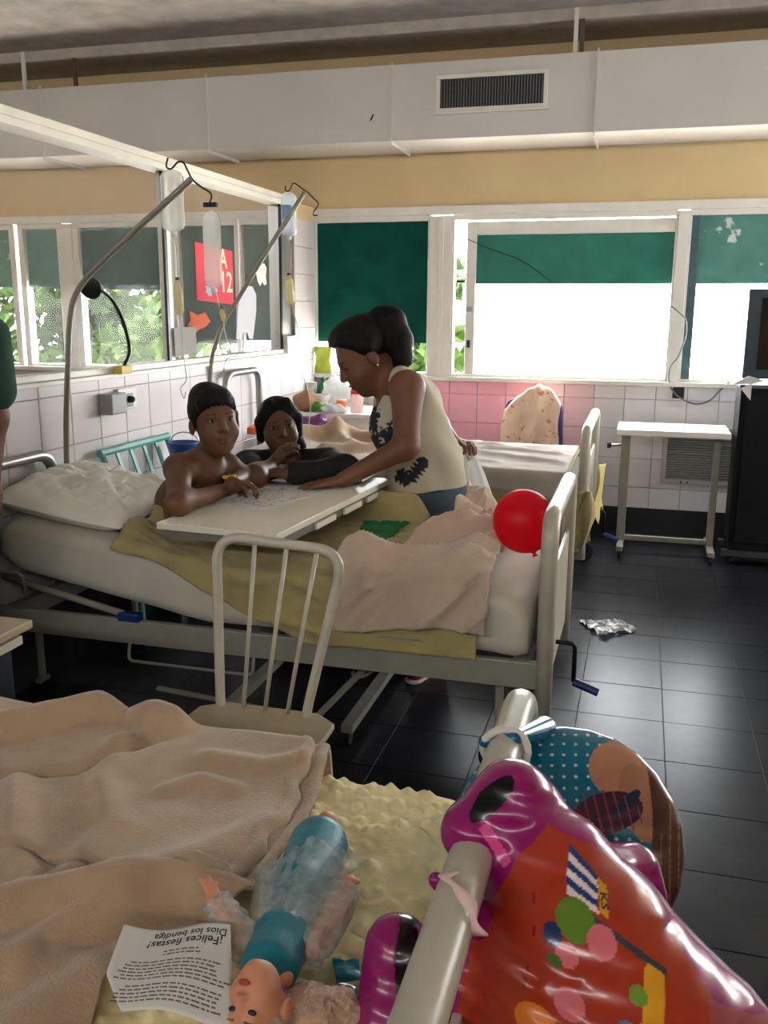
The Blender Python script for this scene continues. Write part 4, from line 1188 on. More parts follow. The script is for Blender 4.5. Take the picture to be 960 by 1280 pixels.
# worksheet full of little line drawings
sheet_c = [PZ(276, 627, TZ+.001), PZ(322, 638, TZ+.001), PZ(412, 614, TZ+.001), PZ(355, 604, TZ+.001)]
sh = MB().prism(sheet_c, (0, 0, 1), .001).build('worksheet', paper_m)
tag(sh, 'white worksheet covered in small line drawings on the overbed table', 'paper')
dr = MB(); rr = random.Random(9)
for k in range(150):
    a, b = rr.uniform(.05, .95), rr.uniform(.06, .94)
    p = (sheet_c[0]*(1-a)+sheet_c[1]*a)*(1-b)+(sheet_c[3]*(1-a)+sheet_c[2]*a)*b+np.array([0, 0, .0014])
    an = rr.uniform(0, 3.14); l = rr.uniform(.004, .013); d1 = np.array([math.cos(an), math.sin(an), 0]); d2 = np.array([-d1[1], d1[0], 0])*.0011
    dr.add([p-d1*l-d2, p+d1*l-d2, p+d1*l+d2, p-d1*l+d2], [(0, 1, 2, 3)])
dr.build('line_drawings', ink, sh)['kind'] = 'stuff'
pa, pb_ = PZ(333, 602, TZ+.006), PZ(359, 605, TZ+.006)
mk = thing('marker_pen', 'dark blue marker pen lying beside the worksheet', 'pen', tuple((pa+pb_)/2-np.array([0, 0, .006])))
MB().tube([pa, pa+(pb_-pa)*.62], .006, 10).build('barrel', mat('navy_plastic', '#15283f', .35), mk, smooth=True)
MB().tube([pa+(pb_-pa)*.62, pb_], .0065, 10).build('cap', mat('blue_pen_cap', '#1c4d78', .35), mk, smooth=True)
tray = [PZ(330, 596, TZ+.001), PZ(455, 604, TZ+.001), PZ(478, 588, TZ+.001), PZ(345, 582, TZ+.001)]
tag(MB().prism(tray, (0, 0, 1), .008).build('writing_board', mat('pale_board', '#c4bba9', .5, var=.06), bevel=.002), 'thin pale board under the forearms of the woman in black', 'board')

# red balloon
rbc = P(655, 651, 2.98); RR = .103
bl = thing('round_balloon', 'round red rubber balloon resting against the footboard', 'balloon', tuple(rbc-np.array([0, 0, RR])))
prof = [(RR*math.sin(math.pi*t), -RR*math.cos(math.pi*t)*(1.03 if t < .5 else 1.06)) for t in np.linspace(.02, .985, 30)]
red_rub = mat('red_balloon_rubber', '#e21a36', .38, transl=.65, spec=.5)
MB().lathe(prof, rbc, (.35, -.1, -.93), 40).build('balloon_skin', red_rub, bl, smooth=True)
ax_ = np.array([.35, -.1, -.93]); ax_ /= np.linalg.norm(ax_)
MB().lathe([(.012, 0), (.005, .008), (.011, .016)], rbc+ax_*RR*1.05, ax_, 14).build('knot', red_rub, bl, smooth=True)

# green garment
crumple('green_shirt', [PZ(440, 680, .662), PZ(476, 682, .662), PZ(512, 654, .672), PZ(455, 653, .672)], mat('green_cotton', '#0f6a3a', .9, var=.15, vscale=20, bump=.2, bscale=150), 'folded bright green shirt on the yellow sheet', 'shirt', .02, 15, sc=14, solid=.005)
# ================================================================== things at the head of the bed, left wall
sw = PX(137, 487, L+.06); sw2 = PX(152, 515, L+.06)
sb = thing('switch_box', 'grey and white wall switch box with a black rotary knob on the tiles', 'switch', (L+.03, 3.52, .98))
MB().box(L+.008, L+.075, 3.44, 3.56, 1.0, 1.09).build('housing', mat('grey_plastic_box', '#8d8d8c', .5), sb, bevel=.006)
MB().box(L+.008, L+.03, 3.565, 3.72, 1.005, 1.10).build('face_plate', white_paint, sb, bevel=.004)
MB().box(L+.029, L+.035, 3.60, 3.68, 1.015, 1.075).build('switch_plate', mat('mid_grey_plate', '#6e6f70', .4), sb, bevel=.002)
MB().lathe([(.016, 0), (.014, .02), (.008, .026)], (L+.035, 3.645, 1.05), (1, 0, 0), 14).build('knob', rubber, sb)
def decal(name, label, cat, pts, m, x, t=.0015): return tag(MB().prism([PX(a, b, x) for a, b in pts], (1, 0, 0), t).build(name, m), label, cat)
XG = L-.046
red_paper = mat('red_poster_paper', '#c52f45', .8, var=.08, transl=.25)
po = decal('poster', 'red paper poster with pale letters taped on the glass partition', 'poster', [(243, 302), (290, 314), (292, 381), (246, 375)], red_paper, XG)
pale = mat('pale_cut_paper', '#e3c9a8', .8)
def glass_text(body, px, py, h, parent, x, m, wide=1.0):
    cu = bpy.data.curves.new('text', 'FONT'); cu.body = body; cu.size = 1; cu.align_x = 'CENTER'; cu.align_y = 'CENTER'; cu.resolution_u = 2; cu.offset = .015
    o = bpy.data.objects.new('tmp', cu); col.objects.link(o)
    me = bpy.data.meshes.new_from_object(o.evaluated_get(bpy.context.evaluated_depsgraph_get())); bpy.data.objects.remove(o)
    c = PX(px, py, x); s = h
    v = [np.array([x, c[1]+q.co[0]*s*wide, c[2]+q.co[1]*s]) for q in me.vertices]
    finish('lettering', v, [list(p.vertices) for p in me.polygons], m, parent)
glass_text('A', 279, 325, .15, po, XG+.002, pale, 1.0)
glass_text('12', 283, 354, .16, po, XG+.002, pale, 1.0)
flower = mat('grey_blue_cut_paper', '#8c8f9a', .8)
fc = PX(262, 362, XG+.002)
MB().prism([fc+np.array([0, math.cos(t)*(.055 if k % 2 else .038), math.sin(t)*(.042 if k % 2 else .028)]) for k, t in enumerate(np.linspace(0, 6.283*15/16, 16))], (1, 0, 0), .001).build('paper_flower', flower, po)
decal('paper_fish', 'orange paper fish cut-out stuck on the glass below the poster', 'cut-out', [(236, 388), (247, 394), (256, 390), (263, 402), (256, 409), (248, 412), (245, 416), (243, 408), (234, 408), (238, 400)], mat('orange_paper', '#c4552b', .8, transl=.3), XG)
decal('paper_tooth', 'large plain white rounded paper cut-out on the partition glass', 'cut-out', [(295, 424), (297, 385), (301, 365), (308, 357), (315, 358), (320, 368), (320, 390), (316, 424), (311, 423), (309, 416), (304, 415), (301, 424)], mat('white_cut_paper', '#c8c9d0', .8, transl=.25), XG)
decal('paper_figure', 'small white animal-shaped paper cut-out near the partition end', 'cut-out', [(322, 336), (325, 330), (330, 329), (333, 335), (332, 345), (333, 355), (330, 357), (328, 352), (325, 358), (322, 352), (320, 342)], mat('white_cut_paper2', '#dcdcd8', .8, transl=.2), XG)
nt_ = decal('note_card', 'grey typed note card hanging on the partition post', 'card', [(217, 410), (244, 408), (246, 442), (219, 446)], mat('grey_card', '#8e8b86', .8, var=.05), L-.018)
decal('white_box', 'small white box at the bottom of the pillar on the sill', 'box', [(354, 421), (366, 419), (368, 440), (355, 441)], white_paint, L-.01, .03)
# curved dark reading lamp on the sill with a yellow clamp
lm = thing('gooseneck_lamp', 'dark curved gooseneck lamp on a yellow clamp at the partition sill', 'lamp', tuple(PX(155, 468, L+.03)))
pth = smooth_path([PX(a, b, L+.03) for a, b in ((155, 458), (162, 440), (158, 415), (150, 392), (138, 372), (124, 361))], 6)
MB().tube(pth, .009, 8).build('neck', dark_metal, lm, smooth=True)
hd_ = PX(115, 359, L+.03)
MB().lathe([(.012, -.03), (.04, 0), (.045, .02), (.04, .024)], hd_, (.3, -.9, -.3), 16).build('lamp_head', dark_metal, lm, smooth=True)
MB().obox(PX(154, 462, L+.03), (.04, .09, .035)).build('clamp', mat('yellow_clamp', '#c9a62a', .5), lm, bevel=.004)
# teal slatted chair leaning by the wall
teal_m = mat('teal_painted_wood', '#5d9d92', .5, var=.1, vscale=12)
xt, xb_ = L+.05, L+.19
tc_ = thing('slatted_chair', 'teal painted chair with slatted back between bed and tiled wall', 'chair', (L+.36, 3.62, 0))
t0, t1 = PX(127, 566, xt), PX(208, 546, xt)
t0[2] = t1[2] = (t0[2]+t1[2])/2
def bk(f, g): # f along the back, g down
    p = t0*(1-f)+t1*f; return np.array([xt+(xb_-xt)*g, p[1], p[2]-.42*g])
MB().tube([bk(-.03, 0), bk(1.03, 0)], .017, 8).build('top_rail', teal_m, tc_)
MB().tube([bk(0, .62), bk(1, .62)], .014, 8).build('lower_rail', teal_m, tc_)
for f in (.2, .4, .6, .8): MB().obox((bk(f, 0)+bk(f, .62))/2, (.008, .024, .30), rotm('Y', -.32)).build('slat', teal_m, tc_)
for f in (0, 1):
    MB().tube([bk(f, 0), bk(f, 1), (xb_+.02, bk(f, 1)[1], 0)], .014, 8).build('back_post', teal_m, tc_)
    MB().tube([(xb_+.36, bk(f, 1)[1], .42), (xb_+.38, bk(f, 1)[1], 0)], .014, 8).build('leg', teal_m, tc_)
sy0, sy1 = max(bk(0, 1)[1]-.02, 3.42), min(bk(1, 1)[1]+.02, 3.82)
MB().box(xb_, xb_+.40, sy0, sy1, .42, .445).build('seat', teal_m, tc_, bevel=.004)
bgb = Body(.04); sc_ = np.array([xb_+.16, (sy0+sy1)/2+.06, .447])
bgb.ell(sc_+np.array([0, 0, .12]), (.13, .15, .14)).ell(sc_+np.array([.02, .08, .18]), (.09, .09, .12)).plane(sc_, (0, 0, -1))
tag(bgb.build('cloth_bag', mat('dark_navy_cloth', '#1b2436', .9, var=.2, bump=.3, bscale=40), None, .008, disp=lambda v: v+.006*np.sin(v[:, [1, 2, 0]]*55)), 'dark navy bag of clothes on the teal chair', 'bag')
bkp = P(229, 560, 3.93)
bu = thing('bucket', 'blue plastic bucket beside the teal chair', 'bucket', (bkp[0], bkp[1], 0))
st_ = thing('bedside_stool', 'small white stool carrying the blue bucket', 'stool', (bkp[0], bkp[1], 0))
bz = bkp[2]-.13
bu.location[2] = bz; ORG[bu.name] = np.array([bkp[0], bkp[1], bz])
MB().lathe([(.05, 0), (.07, .15), (.078, .16), (.07, .16), (.055, .02)], (bkp[0], bkp[1], bz), (0, 0, 1), 24).build('pail', mat('blue_plastic', '#1f4a8c', .4), bu, smooth=True)
MB().tube([np.array([bkp[0]+.074*math.cos(t), bkp[1]+.02, bz+.155+.05*math.sin(t)]) for t in np.linspace(0, 3.14, 14)], .003, 6).build('handle', steel, bu)
MB().lathe([(.08, bz-.03), (.08, bz)], (bkp[0], bkp[1], 0), (0, 0, 1), 24).build('seat', white_paint, st_)
for k in range(3):
    an = 2.1*k+.4; MB().tube([(bkp[0]+.06*math.cos(an), bkp[1]+.06*math.sin(an), bz-.03), (bkp[0]+.075*math.cos(an), bkp[1]+.075*math.sin(an), 0)], .012, 8).build('leg', steel, st_)

# ================================================================== drip stands
bag_m = mat('clear_drip_bag', '#d9dcd9', .15, spec=.6, alpha=.36, transl=.5)
fluid_m = mat('yellowish_drip_fluid', '#cfc28d', .15, alpha=.62, transl=.4)
tube_m = mat('clear_tubing', '#cfd0cb', .25, alpha=.6, transl=.3)
pole_m = mat('grey_painted_pole', '#8c877d', .4, metal=.3)
def bottle_bag(name, label, top, w, h, t, m, parent_cap=True, lab=None, tilt=0.0):
    """hanging flexible bottle: body, neck, hanger tab, optional label"""
    top = np.array(top); o = thing(name, label, 'drip bag', tuple(top-np.array([0, 0, h])))
    G = []
    prof = [(0.25, 0), (.7, -.04), (.98, -.12), (1, -.3), (.97, -.6), (1, -.85), (.9, -.95), (.35, -1)]
    rows = []
    for k, (s, z) in enumerate(prof):
        row = []
        for j in range(25):
            a = 2*math.pi*j/24; ce, se = math.cos(a), math.sin(a)
            row.append(top+np.array([w/2*s*np.sign(ce)*abs(ce)**.6+tilt*-z*h, t/2*s*np.sign(se)*abs(se)**.6, z*h]))
        rows.append(row)
    MB().grid(rows).build('bag_wall', m, o, smooth=True)
    MB().lathe([(.006, 0), (.012, .008), (.012, .02)], top-np.array([-tilt*h, 0, h+.02]), (0, 0, 1), 12).build('port', white_paint, o)
    if lab: MB().box(top[0]-w*.36, top[0]+w*.30, top[1]-t/2-.004, top[1]-t/2-.002, top[2]-h*.62, top[2]-h*.3).build('printed_label', lab, o)
    return o
Y1 = 3.12
p1 = thing('drip_stand', 'bent grey drip pole clamped at the head of the boy\'s bed', 'drip stand', (P(83, 600, Y1)[0], Y1, .35))
pp = [P(a, b, Y1) for a, b in ((84, 640), (83, 560), (85, 450), (88, 395), (96, 366), (115, 340), (160, 296), (200, 260), (240, 223))]
pp[0][2] = .36
MB().tube(smooth_path(pp, 6), .0115, 10).build('pole', pole_m, p1, smooth=True)
e = P(240, 223, Y1)
MB().tube(smooth_path([P(a, b, Y1) for a, b in ((210, 197), (208, 208), (214, 211), (222, 203), (229, 203), (234, 212), (241, 225), (252, 234), (263, 241), (264, 249), (260, 256))], 5), .0035, 8).build('double_hook', dark_metal, p1, smooth=True)
MB().obox(P(263, 256, Y1), (.05, .014, .016)).build('clip', rubber, p1)
bottle_bag('drip_bag', 'clear drip bottle on the left hook of the bent pole beside the boy', P(214, 212, Y1+.03), .085, .215, .06, bag_m)
bottle_bag('drip_bag', 'slim clear drip bag hanging from the black clip', P(264, 263, Y1), .065, .27, .04, bag_m)
def line(name, label, pts, y, r=.0022, m=tube_m):
    return tag(MB().tube(smooth_path([P(a, b, y) for a, b in pts], 6), r, 6).build(name, m, smooth=True), label, 'tube')
def chamber(name, label, a, b, y, r, m):
    p, q = P(*a, y), P(*b, y); o = thing(name, label, 'drip chamber', tuple(q))
    ln = np.linalg.norm(p-q)
    MB().lathe([(r*.4, 0), (r, ln*.15), (r, ln*.8), (r*.5, ln)], q, p-q, 16).build('chamber', m, o, smooth=True)
    MB().lathe([(r*.5, 0), (r*.5, .01)], p, p-q, 10).build('spike', dark_metal, o)
line('drip_tube', 'clear tube running from the slim drip bag down to a clamp', ((268, 358), (272, 372), (278, 398), (284, 425), (297, 444), (288, 446), (280, 458), (278, 500), (277, 560), (282, 592)), Y1)
chamber('drip_chamber', 'small clear drip chamber below the slim drip bag', (277, 386), (280, 402), Y1, .010, fluid_m)
line('drip_tube', 'clear tube dropping from the left drip bottle past the note card', ((217, 288), (222, 320), (224, 360), (228, 420), (231, 455), (233, 475), (226, 485), (230, 498), (232, 490)), Y1+.03)
chamber('drip_chamber', 'yellowish oval drip chamber above the note card', (222, 350), (224, 394), Y1+.03, .017, fluid_m)
Y2 = 4.5
p2 = thing('drip_stand', 'straight slanting grey drip pole rising from the window bed', 'drip stand', (P(262, 480, Y2)[0], Y2, .36))
pp = [P(a, b, Y2) for a, b in ((262, 520), (263, 475), (270, 430), (281, 400), (295, 378), (330, 320), (381, 240))]; pp[0][2] = .38
MB().tube(smooth_path(pp, 6), .0115, 10).build('pole', pole_m, p2, smooth=True)
MB().tube(smooth_path([P(a, b, Y2) for a, b in ((357, 232), (357, 238), (362, 238), (367, 229), (378, 236), (384, 240), (392, 248), (398, 255), (393, 264), (392, 269), (397, 269))], 5), .0035, 8).build('double_hook', dark_metal, p2, smooth=True)
bottle_bag('drip_bag', 'clear drip bottle with a blue print on the slanting pole', P(361, 240, Y2+.03), .078, .215, .055, mat('pale_blue_drip_bag', '#ccd4dc', .15, alpha=.6, transl=.5), lab=mat('pale_blue_print', '#7ea0c4', .6))
line('drip_tube', 'clear tube falling from the blue-printed drip bottle to the bedding', ((364, 296), (364, 345), (366, 384), (371, 405), (374, 425), (370, 445), (372, 460), (382, 478), (388, 505), (385, 540)), Y2+.03)
chamber('drip_chamber', 'yellow oval drip chamber below the blue-printed bottle', (361, 344), (364, 382), Y2+.03, .021, fluid_m)

# ================================================================== right side: wall table, vent grille, cabinet, television
wt = thing('overbed_table', 'empty white overbed table standing under the window by the dark cabinet', 'table', (.25, 5.75, 0))
wz = .775; tyb = 6.02
MB().box(-.115, .515, 5.46, 5.86, wz-.035, wz).build('table_top', white_paint, wt, bevel=.004)
MB().box(-.085, -.035, 5.62, 5.67, .06, wz-.035).build('column', enamel_shade, wt, bevel=.004)
MB().box(.44, .48, 5.62, 5.67, .06, wz-.035).build('column', enamel_shade, wt, bevel=.004)
MB().box(-.04, .44, 5.63, 5.66, .075, .105).build('floor_bar', enamel_shade, wt, bevel=.003)
for x in (-.06, .46):
    MB().box(x-.02, x+.02, 5.45, 5.84, .045, .075).build('foot', enamel_shade, wt, bevel=.004)
    for y in (5.48, 5.81): MB().lathe([(.012, -.01), (.023, -.008), (.023, .008), (.012, .01)], (x, y, .023), (1, 0, 0), 12).build('wheel', rubber, wt)
MB().tube([(-.075, 5.645, .66), (-.15, 5.645, .655)], .008, 8).build('knob_shaft', steel, wt)
MB().lathe([(.012, 0), (.02, .01), (.018, .025)], (-.145, 5.645, .655), (-1, 0, 0), 12).build('knob', rubber, wt)
ag = thing('wall_grille', 'grey louvred vent grille set in the tiles under the wall table', 'grille', (.6, D-.01, .37))
ax0, ax1, az0, az1 = P(835, 545, D)[0], 1.02, .375, .70
fr = MB(); t = .03
fr.box(ax0, ax1, D-.03, D-.008, az0-t, az0).box(ax0, ax1, D-.03, D-.008, az1, az1+t*.6).box(ax0-t, ax0, D-.03, D-.008, az0-t, az1+t*.6).box(ax1, ax1+t, D-.03, D-.008, az0-t, az1+t*.6).build('frame', mat('grille_frame_grey', '#a8a29c', .5), ag, bevel=.002)
MB().box(ax0, ax1, D-.012, D-.008, az0, az1).build('backing', rubber, ag)
gsl = mat('louvre_grey', '#83807c', .5)
for i in range(20):
    z = az0+(az1-az0)*(i+.5)/20
    MB().obox(((ax0+ax1)/2, D-.022, z), (ax1-ax0, .016, .006), rotm('X', .6)).build('louvre', gsl, ag)
for dx in (.10, .14): MB().lathe([(.006, 0), (.006, .008)], (ax0+dx, D-.03, az0-.015), (0, -1, 0), 8).build('screw', dark_metal, ag)
so = P(848, 489, D)
MB().box(so[0]-.036, so[0]+.036, D-.018, D-.008, so[2]-.045, so[2]+.045).build('socket_plate', rubber, bevel=.003)
tag(bpy.data.objects['socket_plate'], 'square black socket plate on the tiles below the window post', 'socket')
cxl = P(905, 690, 5.52)[0]+.012
cab = thing('tall_cabinet', 'tall black cabinet on a low frame carrying the television', 'cabinet', (cxl+.45, 5.64, 0))
blk = mat('black_laminate', '#0b0c0e', .6, spec=.2, var=.2, vscale=4, wear=('#3a3d40', .80, 30))
MB().box(cxl, cxl+.95, 5.50, 5.78, .09, 1.03).build('body', blk, cab, bevel=.004)
MB().box(cxl+.03, cxl+.46, 5.485, 5.50, .14, .99).build('door', blk, cab, bevel=.003)
MB().box(cxl+.49, cxl+.92, 5.485, 5.50, .14, .99).build('door', blk, cab, bevel=.003)
MB().box(cxl-.01, cxl+.96, 5.48, 5.79, 1.03, 1.05).build('top', mat('grey_blue_top', '#4c5a62', .4), cab, bevel=.003)
MB().box(cxl-.03, cxl+.96, 5.49, 5.53, .055, .09).box(cxl-.03, cxl+.96, 5.74, 5.78, .055, .09).build('floor_frame', mat('dark_grey_steel', '#34363a', .5), cab)
for x in (cxl+.03, cxl+.9):
    for y in (5.53, 5.75): MB().lathe([(.015, -.012), (.028, -.01), (.028, .01), (.015, .012)], (x, y, .028), (1, 0, 0), 12).build('wheel', rubber, cab)
tvx = P(937, 361, 5.62)[0]
tv = thing('television', 'black flat television standing on the tall cabinet', 'television', (tvx+.45, 5.65, 1.05))
tz1 = 1.575
MB().box(tvx, tvx+.9, 5.60, 5.66, 1.075, tz1).build('housing', mat('blue_black_plastic', '#22303a', .4), tv, bevel=.006)
MB().box(tvx+.07, tvx+.83, 5.594, 5.60, 1.13, tz1-.05).build('screen', mat('dark_glass_screen', '#0a0c10', .06, spec=.8), tv)
MB().box(tvx+.25, tvx+.65, 5.52, 5.74, 1.05, 1.062).box(tvx+.4, tvx+.5, 5.62, 5.65, 1.06, 1.08).build('stand', rubber, tv)
hp = P(922, 497, 5.44)
pcone = thing('folded_paper', 'white folded paper scrap at the top corner of the tall cabinet', 'paper', (cxl+.02, 5.46, 1.05))
MB().prism([(cxl-.05, 5.47, 1.052), (cxl+.03, 5.47, 1.10), (cxl+.12, 5.47, 1.075), (cxl+.05, 5.47, 1.055)], (0, 1, 0), .012).build('upper_flap', paper_m, pcone)
MB().prism([(cxl-.005, 5.465, 1.03), (cxl+.05, 5.465, 1.055), (cxl+.05, 5.465, .965)], (0, 1, 0), .012).build('lower_flap', paper_m, pcone)
cb_ = [P(a, b, D-.03) for a, b in ((839, 383), (848, 390), (857, 400), (857, 420), (848, 445), (838, 458), (836, 475), (842, 490), (855, 500), (872, 505), (888, 500), (900, 488), (912, 478))]
tag(MB().tube(smooth_path(cb_, 5), .005, 8).build('cable', mat('grey_cable', '#6d6f70', .5), smooth=True), 'thin grey cable looping from the window post to the cabinet', 'cable')
cw = [P(a, b, D+.02) for a, b in ((585, 299), (610, 310), (650, 325), (680, 345), (705, 366), (738, 378))]
tag(MB().tube(smooth_path(cw, 5), .0028, 6).build('wire', dark_metal, smooth=True), 'thin black wire hanging across the wide window', 'wire')

# chair with cloth behind the window bed
pcx = P(662, 545, 5.78)[0]
pc_ = thing('plastic_chair', 'purple chair almost hidden under the peach cloth behind the window bed', 'chair', (pcx, 5.8, 0))
pur = mat('purple_plastic', '#3a2f78', .4)
MB().tube(round_path([(pcx-.2, 5.86, 0), (pcx-.16, 5.93, .88), (pcx+.17, 5.93, .88), (pcx+.21, 5.86, 0)], .06, 5), .018, 10).build('back_frame', pur, pc_, smooth=True)
MB().box(pcx-.13, pcx+.14, 5.92, 5.935, .55, .86).build('back_panel', pur, pc_, bevel=.006)
MB().box(pcx-.2, pcx+.21, 5.5, 5.9, .43, .46).build('seat', pur, pc_, bevel=.01)
for x in (pcx-.18, pcx+.19): MB().tube([(x, 5.53, .43), (x, 5.51, 0)], .016, 8).build('leg', pur, pc_)
peach = mat('peach_print_cloth', '#e6c9b0', .9, var=.12, vscale=10, bump=.2, bscale=60, wear=('#cf8064', .60, 22))
G = []
for i in range(46):
    a = i/45; x = pcx-.19+.36*a; row = []
    zt_ = np.interp(a, [0, .15, .4, .6, .8, 1], [.80, .87, .945, .975, .96, .87])+.025*fbm(a*3, 1.7, 1.3, 5)
    for j in range(40):
        s_ = j/39
        fold = (.03*math.sin(a*13+s_*6)+.010*math.sin(a*23-s_*8)+.02*fbm(a*2, s_*2, 1.5, 77))*(.25+abs(s_-.35)*1.4)
        if s_ < .3: y, z = 5.972+fold*.3, zt_-.2*(.3-s_)/.3
        elif s_ < .4: t_ = (s_-.3)/.1; y, z = 5.972-.09*t_, zt_+.012*math.sin(t_*3.14)
        else: t_ = (s_-.4)/.6; y, z = 5.882-.06*t_+fold, zt_-(.44+.04*math.sin(a*9))*t_
        row.append((x+.03*(s_-.4)*(a-.5)+.006*math.sin(s_*20), y, z))
    G.append(row)
tag(MB().grid(G).build('peach_cloth', peach, smooth=True, solid=.006, offset=0), 'peach patterned cloth heaped over the chair back below the window', 'cloth')

# plastic wrapper on the floor, red shoes under the bed
plast = mat('clear_plastic_film', '#d8d9de', .15, spec=.7, alpha=.55, var=.1, vscale=30)
crumple('plastic_wrapper', [PZ(722, 776, .003), PZ(752, 797, .003), PZ(796, 789, .003), PZ(775, 775, .003)], plast, 'crinkled clear plastic wrapper lying on the dark floor', 'wrapper', .03, 9, n=40, sc=12)

# ================================================================== clutter at the window corner
ntz = .80
nb_ = thing('bedside_cabinet', 'white bedside cabinet crowded with cups and bags in the window corner', 'cabinet', (-1.82, 5.8, 0))
nx0, nx1, ny0, ny1 = -2.20, -1.42, 5.5, 6.12
MB().box(nx0, nx1, ny0, ny1, ntz-.03, ntz).build('top', white_paint, nb_, bevel=.004)
MB().box(nx0+.02, nx1-.02, ny0+.03, ny1-.02, .06, ntz-.03).build('body', white_paint, nb_, bevel=.004)
MB().box(nx0+.05, nx1-.05, ny0+.015, ny0+.03, .10, .5).build('door', white_paint, nb_, bevel=.004)
MB().box(nx0+.05, nx1-.05, ny0+.015, ny0+.03, .53, .74).build('drawer', white_paint, nb_, bevel=.004)
for x in (nx0+.06, nx1-.06):
    for y in (ny0+.08, ny1-.08): MB().box(x-.02, x+.02, y-.02, y+.02, 0, .06).build('foot', rubber, nb_)
def on_top(px, y, z=ntz): p = P(px, 510, y); return np.array([p[0], y, z])
def lathe_thing(name, label, cat, c, parts):
    o = thing(name, label, cat, tuple(c))
    for nm, prof, m in parts: MB().lathe(prof, c, (0, 0, 1), 22).build(nm, m, o, smooth=True)
    return o
cupw = mat('white_plastic_cup', '#ddd9d2', .4, transl=.2)
lathe_thing('cup', 'tall white plastic cup beside the green bottle', 'cup', on_top(389, 6.0), [('cup_wall', [(.030, 0), (.042, .15), (.039, .15), (.027, .006)], cupw), ('rim', [(.042, .147), (.044, .150), (.042, .154)], cupw)])
gbot = mat('green_bottle_plastic', '#1f7a4a', .15, transl=.4, alpha=.85)
lathe_thing('bottle', 'small green plastic bottle in the window corner', 'bottle', on_top(404, 6.03), [('bottle_body', [(.036, 0), (.038, .09), (.03, .13), (.014, .155), (.014, .17)], gbot), ('cap', [(.016, .168), (.016, .188)], mat('dark_green_cap', '#0f5a38', .4))])
lathe_thing('bowl', 'white plastic bowl in front of the green bottle', 'bowl', on_top(402, 5.86), [('bowl_wall', [(.03, 0), (.055, .05), (.06, .085), (.057, .085), (.028, .008)], cupw), ('foot_ring', [(.03, -.0), (.03, .006)], cupw)])
lathe_thing('jar', 'clear jar with a red lid on the crowded cabinet', 'jar', on_top(446, 5.62), [('jar_body', [(.040, 0), (.042, .11), (.036, .12)], mat('clear_pink_jar', '#d8b3b3', .15, alpha=.6, transl=.4)), ('lid', [(.040, .12), (.040, .145), (.02, .15), (.014, .165)], mat('red_lid', '#d22b3c', .35))])
lathe_thing('orange_tub', 'small orange tub beside the red-lidded jar', 'tub', on_top(427, 5.68), [('tub_body', [(.028, 0), (.034, .06), (.03, .065)], mat('orange_plastic', '#d9642a', .4)), ('lid', [(.034, .06), (.034, .072)], mat('pale_orange_lid', '#e09060', .4))])
def lump(name, label, cat, prims, m, vox=.007, amp=.005, f=50, floor=None):
    b = Body(.03)
    for c, r in prims: b.ell(c, r)
    if floor is not None: b.plane((0, 0, floor), (0, 0, -1))
    return tag(b.build(name, m, None, vox, disp=lambda v: v+amp*np.sin(v[:, [1, 2, 0]]*f+v[:, [2, 0, 1]]*f*.6)), label, cat)
lump('plastic_bag', 'clear crinkled plastic bag behind the orange tub', 'bag', [(on_top(424, 5.95)+np.array([0, 0, .1]), (.12, .07, .11)), (on_top(440, 5.98)+np.array([0, 0, .08]), (.08, .06, .09))], mat('milky_plastic', '#cfcfcb', .2, alpha=.6, transl=.4), amp=.009, f=70, floor=ntz+.001)
lump('bread_bag', 'brown paper bundle at the tiled wall on the cabinet', 'bundle', [(on_top(382, 5.62)+np.array([0, 0, .06]), (.08, .09, .07)), (on_top(390, 5.66)+np.array([0, 0, .05]), (.06, .06, .05))], mat('brown_paper', '#8f6d4a', .8, var=.15), amp=.006, floor=ntz+.001)
lump('salad_bag', 'green leafy packet in front of the white bowl', 'packet', [(on_top(398, 5.60)+np.array([0, 0, .03]), (.06, .04, .03))], mat('leaf_green_packet', '#5c9438', .5, var=.3, vscale=40), amp=.006, f=90, floor=ntz+.001)
lump('tissue', 'crumpled white tissue on the crowded cabinet', 'tissue', [(on_top(418, 5.55)+np.array([0, 0, .025]), (.09, .04, .03))], mat('white_tissue', '#d5d2d4', .9), amp=.006, f=90, floor=ntz+.001)
# on the head of the window bed
lump('purple_cloth', 'purple and white cloth bunched at the head of the window bed', 'cloth', [(P(395, 532, 5.25), (.10, .1, .07)), (P(405, 540, 5.15), (.07, .08, .06)), (P(388, 545, 5.2), (.08, .1, .06))], mat('purple_print_cloth', '#7a4474', .9, var=.3, vscale=20, wear=('#c9b4c4', .6, 14)), amp=.01, f=45)
bx = P(290, 545, 4.72)
bo = thing('cardboard_box', 'orange and white flat box at the head of the window bed', 'box', (-1.93, 4.66, .775))
MB().obox((-1.93, 4.66, .80), (.26, .17, .035), rotm('Z', .2)).build('carton', mat('white_carton', '#c9bfae', .7), bo, bevel=.002)
MB().obox((-2.035, 4.64, .80), (.06, .173, .037), rotm('Z', .2)).build('orange_end', mat('orange_carton', '#d8622c', .7), bo, bevel=.002)
skp = P(404, 466, D-.02); G = []
for i in range(16):
    t = i/15; th = .022*math.sin(math.pi*min(1, max(0, t)))**.6+.001; row = []
    for j in range(25):
        a = 2*math.pi*j/24
        row.append((skp[0]+(.062+.004*math.sin(t*9))*math.cos(a)*(1-.06*math.sin(math.pi*t)), D-.012+th*math.sin(a)*.7-.01, SILL+.001+.185*t+.004*math.sin(a*3)))
    G.append(row)
tag(MB().grid(G).build('snack_packet', mat('yellow_green_packet', '#b3bf3c', .3, var=.3, vscale=14, wear=('#d9862f', .7, 9)), smooth=True), 'yellow-green snack packet propped upright on the window sill corner', 'packet')

